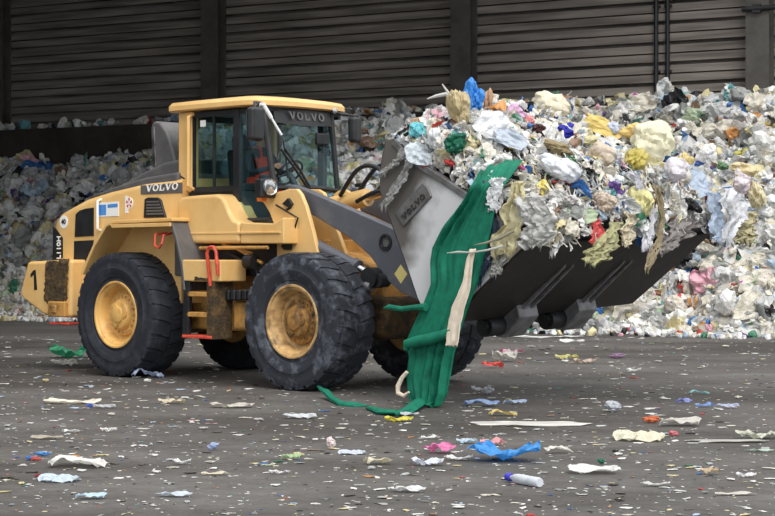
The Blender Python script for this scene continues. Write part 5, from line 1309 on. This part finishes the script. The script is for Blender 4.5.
HANG = [
 ('navy_sheet', 'dark navy film sheet hanging between green cloth and bucket side', 'film', [(486, 499, 180), (484, 497, 210), (480, 494, 240), (477, 489, 262), (474, 480, 285)], side_at(-1.735), 'film_hang', (44, 62, 84), 1.5, 0.012),
 ('white_card', 'small bright white card sheet at the upper end of the green cloth', 'film', [(491, 503, 178), (489, 504, 188), (487, 502, 202), (490, 499, 211)], side_at(-1.80), 'film_hang', (240, 242, 244), 1.0, 0.01),
 ('film_sheet', 'pale yellow translucent film hanging over the near end of the cutting edge', 'film', [(514, 526, 182), (508, 526, 196), (503, 522, 212), (496, 520, 228), (493, 517, 244), (494, 512, 256)], side_at(-1.76), 'film_hang', (222, 214, 174), 2.5, 0.022),
 ('film_sheet', 'whitish film with folds hanging at the corner of bucket side and cutting edge', 'film', [(524, 548, 196), (519, 550, 212), (516, 552, 226), (515, 548, 238), (520, 540, 247)], side_at(-1.74), 'film_hang', (212, 212, 208), 3, 0.03),
 ('film_sheet', 'grey white tattered film low on the bucket side plate', 'film', [(496, 512, 236), (493, 510, 250), (492, 503, 264), (491, 498, 275)], side_at(-1.72), 'film_hang', (190, 190, 184), 2, 0.02),
 ('twisted_film', 'twisted grey film with a thin tail hanging below the cutting edge', 'film', [(580, 600, 206), (583, 596, 216), (575, 588, 228), (563, 575, 238), (556, 560, 246), (552, 554, 254)], front_at(3.98), 'film_hang', (206, 206, 204), 1.5, 0.016),
 ('wrapper', 'coral pink wrapper hanging down over the cutting edge', 'wrapper', [(590, 598, 218), (592, 602, 228), (593, 606, 240), (593, 606, 244)], front_at(4.0), 'film_hang', (236, 104, 104), 1, 0.012),
 ('film_sheet', 'greenish translucent film hanging lowest under the cutting edge', 'film', [(610, 622, 222), (607, 620, 234), (594, 617, 246), (583, 612, 256), (584, 600, 264)], front_at(4.02), 'film_hang', (186, 184, 140), 2.2, 0.025),
 ('film_sheet', 'white bag tatter hanging beside the greenish film', 'film', [(622, 640, 212), (623, 638, 224), (622, 634, 238), (624, 630, 246)], front_at(4.03), 'film_hang', (226, 216, 190), 1.5, 0.02),
 ('film_sheet', 'white and navy strip hanging over the middle of the cutting edge', 'film', [(628, 636, 172), (636, 644, 184), (640, 652, 200), (643, 655, 218), (642, 654, 234), (643, 650, 248)], front_at(4.02), 'film_hang', (222, 222, 230), 1.4, 0.016),
 ('film_sheet', 'narrow dark navy strip beside the white and navy strip', 'film', [(644, 650, 206), (645, 652, 222), (646, 655, 238), (648, 653, 250)], front_at(3.99), 'film_hang', (46, 48, 62), 1, 0.012),
 ('film_strip', 'long khaki film strip hanging past the cutting edge', 'film', [(652, 658, 186), (657, 663, 204), (659, 665, 222), (655, 663, 240), (648, 658, 256), (645, 650, 270)], front_at(4.05), 'film_hang', (160, 146, 116), 1.2, 0.014),
 ('film_sheet', 'dusky grey translucent film sheet spread under the far cutting edge', 'film', [(672, 708, 214), (668, 706, 224), (662, 694, 234), (660, 678, 246), (656, 664, 254)], front_at(3.99), 'film_clear', (176, 170, 168), 2, 0.02),
 ('cloth_strip', 'light blue cloth strip hanging at the far corner of the bucket', 'cloth', [(706, 720, 192), (708, 722, 206), (711, 724, 220), (711, 723, 234), (712, 722, 240)], front_at(4.08), 'film_hang', (196, 212, 232), 1.6, 0.014),
 ('cloth_strip', 'wide white cloth hanging at the far end of the load', 'cloth', [(722, 744, 188), (724, 748, 202), (728, 745, 216), (724, 738, 230), (722, 732, 244)], front_at(4.1), 'film_hang', (234, 236, 240), 2, 0.022),
 ('film_sheet', 'khaki film bag hanging at the far corner beyond the white cloth', 'film', [(738, 756, 212), (736, 757, 224), (732, 756, 236), (738, 752, 244)], front_at(4.0), 'film_hang', (196, 188, 150), 2, 0.03),
 ('film_strip', 'upper translucent film strip streaming off the back corner of the load', 'film', [(400, 414, 148), (395, 405, 158), (385, 394, 167), (378, 384, 173)], side_at(-1.78), 'film_clear', (206, 206, 204), 1, 0.012),
 ('film_strip', 'lower translucent film strip lying across the dark part of the side plate', 'film', [(406, 413, 160), (401, 408, 174), (392, 400, 190), (379, 386, 207)], side_at(-1.80), 'film_hang', (190, 190, 188), 1, 0.012),
]
for i, (nm, lab, cat, rows, wh, mt, rgb, fo, am) in enumerate(HANG):
    o = ribbon(nm, rows, wh, mt, rgb, fo, am, seed=60 + i, rag=1.0, nr=30, nc=18, wave=1.0); tag(o, lab, cat)
for pts, rr_, rgb, lab in ((((447, 253, -1.92), (458, 252, -1.92), (472, 252.5, -1.92), (488, 250, -1.88), (503, 246, -1.82)), [0.004, 0.012, 0.008, 0.011, 0.012], (206, 208, 202), 'thin pale frayed cord pulled across the green cloth'),
                           (((474, 245, -1.9), (486, 243, -1.88), (500, 238, -1.84), (514, 231, -1.8)), [0.004, 0.012, 0.02, 0.012], (160, 156, 136), 'dull olive twisted film above the pale cord')):
    m = MB(); m.tube([LM @ on_side(*q) for q in pts], rr_, 8); o = m.build('cord' if 'cord' in lab else 'twisted_film', M['film_plain']); o.color = (*lin(*rgb), 1); tag(o, lab, 'cord' if 'cord' in lab else 'film')
for pts, rad, rgb, lab in ((((427, 99), (436, 96), (446, 94), (450, 99)), [0.006, 0.018, 0.024, 0.02], (206, 206, 204), 'pale crumpled film tuft sticking out at the back of the load'), (((442, 84), (447, 91), (453, 99), (457, 105)), [0.006, 0.014, 0.018, 0.02], (208, 206, 200), 'thin pale strip standing up at the top of the load')):
    d_ = load_hit(452, 112)[2]; m = MB(); m.tube([CAM + ray(*q).normalized() * d_ for q in pts], rad, 7); o = m.build('film_strip', M['film_plain']); o.color = (*lin(*rgb), 1); tag(o, lab, 'film')

# ------------------------------------------------------------------ litter on the ground
def litter(nm, lab, cat, kind, seed, px, py, w, h, rgb, mt='film_plain', depth=None, yaw=None, group=None):
    c = ground(px, py + h * 0.3); d = c.length; a = w / F_PX * d / 2
    V, F = proto(kind, seed); zmin = V[:, 2].min(); zr = V[:, 2].max() - zmin
    dep = depth if depth else a * min(0.75, 0.12 + h * 0.045)
    hz = max(0.014, h / F_PX * d * 1.15 - 2 * dep * 1.6 / d) / zr
    rot = Matrix.Rotation(yaw if yaw is not None else 0.0, 3, 'Z')
    return put(nm, lab, cat, kind, seed, Vector((c.x, c.y, 0.004 - zmin * hz)), rot, (a, dep, hz), rgb, mt, group)
LG = [
 ('plastic_bag', 'green plastic bag on the ground beside the rear wheel', 'plastic bag', 'bag', 1, 68, 354, 34, 13, (60, 150, 110)),
 ('plastic_bag', 'white bag squashed under the green plastic bag', 'plastic bag', 'bag', 2, 64, 364, 26, 7, (226, 222, 214)),
 ('plastic_bag', 'pale blue grey bag on the ground against the rear wheel', 'plastic bag', 'bag', 3, 148, 375, 30, 10, (176, 190, 220)),
 ('film_sheet', 'long cream white film strip on the ground in front of the rear wheel', 'film', 'flat', 1, 72, 402, 54, 6, (238, 232, 216)),
 ('wrapper', 'blue scrap beside the long cream white strip', 'wrapper', 'bag', 4, 90, 407, 8, 4, (70, 100, 190)),
 ('film_sheet', 'pale grey sheet on the ground beside the blue scrap', 'film', 'flat', 2, 104, 407, 24, 4, (196, 198, 202)),
 ('film_sheet', 'large torn white sheet near the front of the yard with ragged points', 'film', 'flat', 3, 78, 462, 56, 15, (236, 234, 228)),
 ('wrapper', 'bright blue scrap by the large torn white sheet', 'wrapper', 'bag', 5, 43, 455, 18, 4, (90, 150, 215)),
 ('wrapper', 'red scrap by the large torn white sheet', 'wrapper', 'bag', 6, 36, 460, 13, 4, (206, 96, 90)),
 ('plastic_bag', 'pale blue white bag on the ground in front of the large torn sheet', 'plastic bag', 'flat', 4, 60, 479, 44, 9, (206, 220, 232)),
 ('wrapper', 'dark red scrap at the edge of the pale blue white bag', 'wrapper', 'bag', 7, 40, 477, 12, 4, (160, 60, 62)),
 ('film_sheet', 'light blue film piece nearest the camera on the bare asphalt', 'film', 'flat', 5, 91, 497, 30, 7, (196, 220, 236)),
 ('film_sheet', 'white scrap on the asphalt above the large torn sheet', 'film', 'flat', 6, 71, 432, 18, 4, (238, 238, 236)),
 ('film_sheet', 'smaller white scrap next to that white scrap above the torn sheet', 'film', 'flat', 7, 109, 431, 16, 4, (236, 234, 230)),
 ('film_sheet', 'thin beige strip on the asphalt near the white scraps', 'film', 'flat', 8, 46, 438, 34, 4, (186, 176, 160)),
 ('film_sheet', 'long off white sheet on the ground in front of the ladder', 'film', 'flat', 9, 172, 402, 26, 6, (220, 208, 180)),
 ('film_sheet', 'wide pale sheet on the ground in front of the front wheel', 'film', 'flat', 10, 231, 406, 44, 6, (206, 200, 190)),
 ('wrapper', 'lavender wrapper on the asphalt in front of the ladder, by itself', 'wrapper', 'bag', 8, 213, 448, 12, 7, (176, 190, 226)),
 ('film_sheet', 'white crumpled scrap on the asphalt before the wide pale sheet', 'film', 'flat', 11, 182, 463, 18, 6, (232, 232, 232)),
 ('film_sheet', 'thin cream strip near the lower edge of the yard below the lavender wrapper', 'film', 'flat', 12, 215, 474, 28, 4, (224, 214, 190)),
 ('film_sheet', 'light blue white piece at the front of the yard beside the cream strip', 'film', 'flat', 13, 174, 495, 34, 6, (206, 216, 226)),
 ('film_sheet', 'white sheet on the ground just in front of the front wheel', 'film', 'flat', 2, 300, 417, 34, 6, (216, 220, 224)),
 ('paper_cup', 'small white and pink paper tub standing on the asphalt', 'cup', 'bag', 9, 330, 445, 12, 11, (240, 226, 226)),
 ('film_strip', 'white strip with blue end on the asphalt beside the paper tub', 'film', 'flat', 4, 353, 453, 30, 5, (214, 220, 232)),
 ('wrapper', 'pale green scrap on the asphalt before the paper tub', 'wrapper', 'flat', 5, 291, 458, 20, 6, (172, 200, 150)),
 ('film_sheet', 'cream sheet on the asphalt in front of the white strip', 'film', 'flat', 6, 378, 462, 28, 8, (220, 212, 186)),
 ('film_sheet', 'white oval scrap at the front of the yard below the pale green scrap', 'film', 'flat', 7, 280, 473, 20, 4, (232, 232, 232)),
 ('wrapper', 'yellow wrapper on the ground under the green cloth', 'wrapper', 'bag', 10, 398, 420, 28, 6, (216, 206, 80)),
 ('film_sheet', 'pale piece of film just at the hem of the green cloth', 'film', 'flat', 8, 409, 415, 20, 4, (200, 206, 210)),
 ('plastic_bag', 'big bright blue bag lying on the asphalt in the foreground', 'plastic bag', 'fold', 11, 506, 454, 66, 22, (72, 152, 222)),
 ('wrapper', 'pink and white wrapper behind the big bright blue bag', 'wrapper', 'bag', 12, 492, 443, 24, 8, (232, 170, 176)),
 ('film_sheet', 'pale blue scrap beside the pink and white wrapper', 'film', 'flat', 9, 467, 442, 20, 6, (190, 214, 232)),
 ('plastic_bag', 'magenta netting bag on the asphalt between cloth and blue bag', 'plastic bag', 'bag', 13, 440, 450, 28, 11, (228, 130, 180)),
 ('film_sheet', 'white and blue film piece below the magenta netting bag', 'film', 'flat', 10, 427, 463, 32, 9, (222, 228, 238)),
 ('film_sheet', 'pale wrapper between the magenta netting bag and the blue bag', 'film', 'flat', 11, 459, 459, 28, 6, (226, 226, 226)),
 ('film_sheet', 'white scrap behind the magenta netting bag', 'film', 'flat', 12, 430, 438, 18, 4, (236, 236, 236)),
 ('film_sheet', 'wide white torn scrap at the front of the yard before the netting bag', 'film', 'flat', 13, 408, 490, 34, 7, (220, 222, 224)),
 ('film_strip', 'very long flat white strip on the ground beyond the blue bag', 'film', 'flat', 14, 530, 423, 124, 6, (238, 236, 230)),
 ('film_sheet', 'tan yellow scrap behind the very long white strip', 'film', 'flat', 3, 503, 414, 28, 7, (224, 204, 134)),
 ('plastic_bag', 'blue and white crumpled bag on the ground in front of the far front wheel', 'plastic bag', 'bag', 14, 482, 404, 36, 8, (150, 176, 216)),
 ('plastic_bag', 'silvery bag on the ground behind the blue and white crumpled bag', 'plastic bag', 'bag', 15, 483, 392, 24, 8, (206, 210, 216)),
 ('film_sheet', 'light blue sheet on the shaded ground next to the blue and white bag', 'film', 'flat', 5, 515, 403, 24, 5, (186, 206, 232)),
 ('plastic_bag', 'red bag on the ground beside the far front wheel', 'plastic bag', 'bag', 16, 492, 366, 24, 7, (226, 90, 80)),
 ('plastic_bag', 'grey white bag on the ground behind the red bag', 'plastic bag', 'bag', 17, 504, 358, 26, 13, (200, 196, 190)),
 ('wrapper', 'pink flattened wrapper behind the grey white bag', 'wrapper', 'flat', 6, 512, 352, 26, 4, (224, 150, 180)),
 ('film_strip', 'long thin white strip on the ground below the bucket', 'film', 'flat', 7, 540, 337, 90, 3, (240, 240, 236)),
 ('film_sheet', 'short white strip in front of the long thin one below the bucket', 'film', 'flat', 8, 571, 342, 26, 4, (238, 238, 236)),
 ('wrapper', 'yellow green scrap on the ground below the bucket end', 'wrapper', 'flat', 9, 567, 358, 22, 6, (206, 200, 130)),
 ('film_sheet', 'beige pink scrap next to the yellow green scrap', 'film', 'flat', 10, 584, 362, 22, 5, (204, 184, 170)),
 ('wrapper', 'dark and pink wrapper on the ground past the bucket end', 'wrapper', 'bag', 18, 617, 357, 18, 5, (150, 120, 150)),
 ('film_sheet', 'round white scrap on the ground past the beige pink scrap', 'film', 'flat', 11, 634, 371, 14, 4, (240, 240, 238)),
 ('plastic_bag', 'grey translucent bag on the ground beyond the very long white strip', 'plastic bag', 'bag', 19, 612, 409, 20, 11, (190, 194, 202)),
 ('wrapper', 'light blue scrap in the tyre track, the middle one of three', 'wrapper', 'flat', 12, 705, 406, 18, 5, (140, 170, 226)),
 ('wrapper', 'violet blue scrap in the tyre track, closest to the bucket', 'wrapper', 'flat', 13, 684, 402, 16, 5, (150, 160, 220)),
 ('wrapper', 'pale lilac scrap in the tyre track, farthest from the bucket', 'wrapper', 'flat', 2, 728, 407, 22, 5, (190, 196, 220)),
 ('wrapper', 'turquoise flattened scrap behind the tyre track', 'wrapper', 'flat', 3, 699, 393, 20, 4, (150, 206, 206)),
 ('film_sheet', 'large pale cream sheet lying open on the asphalt', 'film', 'flat', 4, 641, 437, 54, 12, (226, 222, 200)),
 ('wrapper', 'rose pink scrap at the tip of the large cream sheet', 'wrapper', 'bag', 20, 673, 435, 12, 5, (222, 130, 140)),
 ('film_sheet', 'grey white square sheet behind the large cream sheet', 'film', 'flat', 5, 680, 423, 42, 10, (206, 202, 194)),
 ('wrapper', 'orange and black wrapper next to the grey white square sheet', 'wrapper', 'bag', 21, 651, 421, 18, 7, (214, 120, 80)),
 ('film_strip', 'long pale streak of film at the far side of the cream sheet', 'film', 'flat', 6, 728, 441, 80, 4, (190, 188, 182)),
 ('film_sheet', 'pale green white sheet at the picture edge behind the long streak', 'film', 'flat', 7, 759, 436, 42, 9, (206, 206, 190)),
 ('plastic_bag', 'white bag with loose ends on the asphalt before the cream sheet', 'plastic bag', 'flat', 8, 592, 470, 54, 10, (236, 234, 230)),
 ('wrapper', 'small dark green scrap on the white bag with loose ends', 'wrapper', 'bag', 22, 602, 463, 9, 5, (40, 120, 86)),
 ('film_sheet', 'plump white piece right behind the bottle and bag', 'film', 'bag', 23, 558, 451, 26, 8, (238, 234, 226)),
 ('wrapper', 'orange and blue printed card on the asphalt', 'wrapper', 'flat', 9, 710, 472, 17, 8, (210, 190, 160)),
 ('film_sheet', 'bright white scrap beside the orange and blue card', 'film', 'flat', 10, 746, 476, 20, 5, (240, 240, 240)),
 ('film_sheet', 'oval pale scrap at the front of the yard beyond the bottle', 'film', 'flat', 11, 656, 485, 28, 5, (210, 210, 206)),
 ('film_strip', 'long pale strip at the very front of the yard', 'film', 'flat', 12, 735, 494, 40, 4, (214, 210, 200)),
 ('film_sheet', 'pale green thin scrap in front of the long pale streak', 'film', 'flat', 13, 760, 451, 26, 3, (186, 206, 190)),
]
for (nm, lab, cat, kind, seed, px, py, w, h, rgb) in LG:
    if kind == 'bag' and w > 20: kind = 'fold'
    litter(nm, lab, cat, kind, seed, px, py, w, h, rgb, mt='film' if 'print' in lab else 'film_plain')
# plastic bottle with a blue cap, lying down
c = ground(520, 486); a, b = ground(508, 482), ground(540, 488)
ax = (b - a); L = ax.length; ax.normalize(); wv = ax.cross(Vector((0, 0, 1))).normalized()
T = Matrix(((wv.x, 0, ax.x, a.x), (wv.y, 0, ax.y, a.y), (wv.z, 1, ax.z, 0.036), (0, 0, 0, 1)))
m = MB(); m.lathe([(0.0, 0.0), (0.03, 0.0), (0.034, 0.01), (0.034, L * 0.3), (0.030, L * 0.34), (0.034, L * 0.38), (0.034, L * 0.66), (0.028, L * 0.78), (0.014, L * 0.88), (0.013, L * 0.97), (0.0, L * 0.97)], seg=20, axis='Z')
m.v = [tuple(T @ Vector((p[0], p[1], L - p[2]))) for p in m.v]; bo = m.build('plastic_bottle', M['film_plain']); bo.color = (*lin(214, 220, 226), 1)
tag(bo, 'clear plastic bottle with violet blue cap lying on the asphalt', 'bottle')
m = MB(); m.lathe([(0.0, L * 0.90), (0.026, L * 0.90), (0.028, L * 0.91), (0.028, L * 1.02), (0.0, L * 1.03)], seg=18, axis='Z'); m.v = [tuple(T @ Vector((p[0], p[1], L - p[2]))) for p in m.v]
cp = m.build('bottle_cap', M['film_plain'], bo); cp.color = (*lin(84, 84, 210), 1)
# small scraps: alike within their colour and place
rs = np.random.RandomState(77)
cnt = 0
while cnt < 290:
    px = rs.uniform(-8, 783); py = 338 + 182 * rs.beta(1.0, 1.3)
    g = ground(px, py); gl = LMI @ g
    if any(abs(gl.x - wx) < 0.75 and abs(gl.y - wy) < 0.5 for wx in (0, -3.24) for wy in (-1, 1)): continue
    if (g - W0).dot(WN) < 9.0 and True:
        q = (g - W0).dot(WN)
        if q < 8.6: continue
    c = pick(rs); wpx = rs.uniform(4, 15) * (0.75 if py < 400 else 1.0); d = g.length
    zone = 'under the loader' if (-5.5 < gl.x < 4 and -1.7 < gl.y < 1.8) else ('in front of the loader' if gl.y < -1.7 else 'between the loader and the heap' if gl.x < 4 else 'on the open yard beyond the bucket')
    kd = 'flat' if rs.rand() < 0.7 else 'smallbag'; a = wpx / F_PX * d / 2
    V, F = proto(kd, int(cnt % 8)); hz = a * rs.uniform(0.10, 0.35) if kd == 'smallbag' else a * 0.35
    put('litter_scrap', 'small %s scrap of litter on the asphalt %s' % (c[2], zone), 'litter', kd, int(cnt % 8), Vector((g.x, g.y, 0.004 - V[:, 2].min() * hz)), Matrix.Rotation(rs.uniform(-PI, PI) if kd == 'flat' else rs.uniform(-0.5, 0.5), 3, 'Z'),
        (a, a * rs.uniform(0.35, 0.9), hz), c[0], 'film_plain', 'small %s litter scraps %s' % (c[2], zone))
    cnt += 1
pieces = []
for i in range(3600):
    px = rs.uniform(-40, 815); py = 336 + 190 * rs.beta(0.9, 1.15); g = ground(px, py)
    if (g - W0).dot(WN) < 8.7: continue
    V, F = proto('crumb', int(i % 10)); size = (rs.uniform(0.004, 0.014) if rs.rand() < 0.85 else rs.uniform(0.014, 0.03)) * (0.7 + g.length / 22)
    an = rs.uniform(0, 6.28); ca, sa = math.cos(an), math.sin(an)
    V2 = V * size * np.array([1.5, 0.7, 0.16]); V2 = V2 @ np.array([[ca, -sa, 0], [sa, ca, 0], [0, 0, 1]]).T
    col = (pick(rs)[0] if rs.rand() < 0.85 else (96, 90, 82))
    pieces.append((V2 + np.array([g.x, g.y, size * 0.2]), F, lin(*col)))
V, F, C_ = merge(pieces)
o = mesh_np('ground_debris', V, F, M['film_stuff'], cols=C_); tag(o, 'tiny crumbs of plastic and grit strewn over the asphalt', 'debris', kind='stuff')

# ------------------------------------------------------------------ light and camera
w = bpy.data.worlds.new('sky'); SC.world = w; w.use_nodes = True
nt = w.node_tree; bg = nt.nodes['Background']
tc = nt.nodes.new('ShaderNodeTexCoord'); sep = nt.nodes.new('ShaderNodeSeparateXYZ'); nt.links.new(tc.outputs['Generated'], sep.inputs['Vector'])
rp_ = nt.nodes.new('ShaderNodeValToRGB'); rp_.color_ramp.elements[0].position = 0.0; rp_.color_ramp.elements[0].color = (0.62, 0.66, 0.70, 1)
rp_.color_ramp.elements[1].position = 0.8; rp_.color_ramp.elements[1].color = (1.0, 1.0, 1.0, 1)
nt.links.new(sep.outputs['Z'], rp_.inputs['Fac']); nt.links.new(rp_.outputs['Color'], bg.inputs['Color'])
bg.inputs['Strength'].default_value = 0.85
sl = bpy.data.lights.new('sun', 'SUN'); sl.energy = 1.6; sl.angle = math.radians(35); sl.color = (1.0, 0.97, 0.93)
so = link(bpy.data.objects.new('sun', sl))
so.rotation_euler = Vector((-0.3, 0.75, -0.9)).to_track_quat('-Z', 'Y').to_euler()

cd = bpy.data.cameras.new('camera'); cam = link(bpy.data.objects.new('camera', cd))
cd.sensor_width = 36.0; cd.lens = 36.0 * F_PX / 775.0; cd.clip_end = 300; cd.clip_start = 0.5
cam.location = CAM; cam.rotation_euler = (PI / 2 - math.atan2(258.0 - HY, F_PX), 0, 0)
SC.camera = cam
SC.view_settings.view_transform = 'Standard'; SC.view_settings.look = 'None'
SC.view_settings.exposure = 0.78; SC.view_settings.gamma = 1.0; SC.view_settings.use_curve_mapping = False
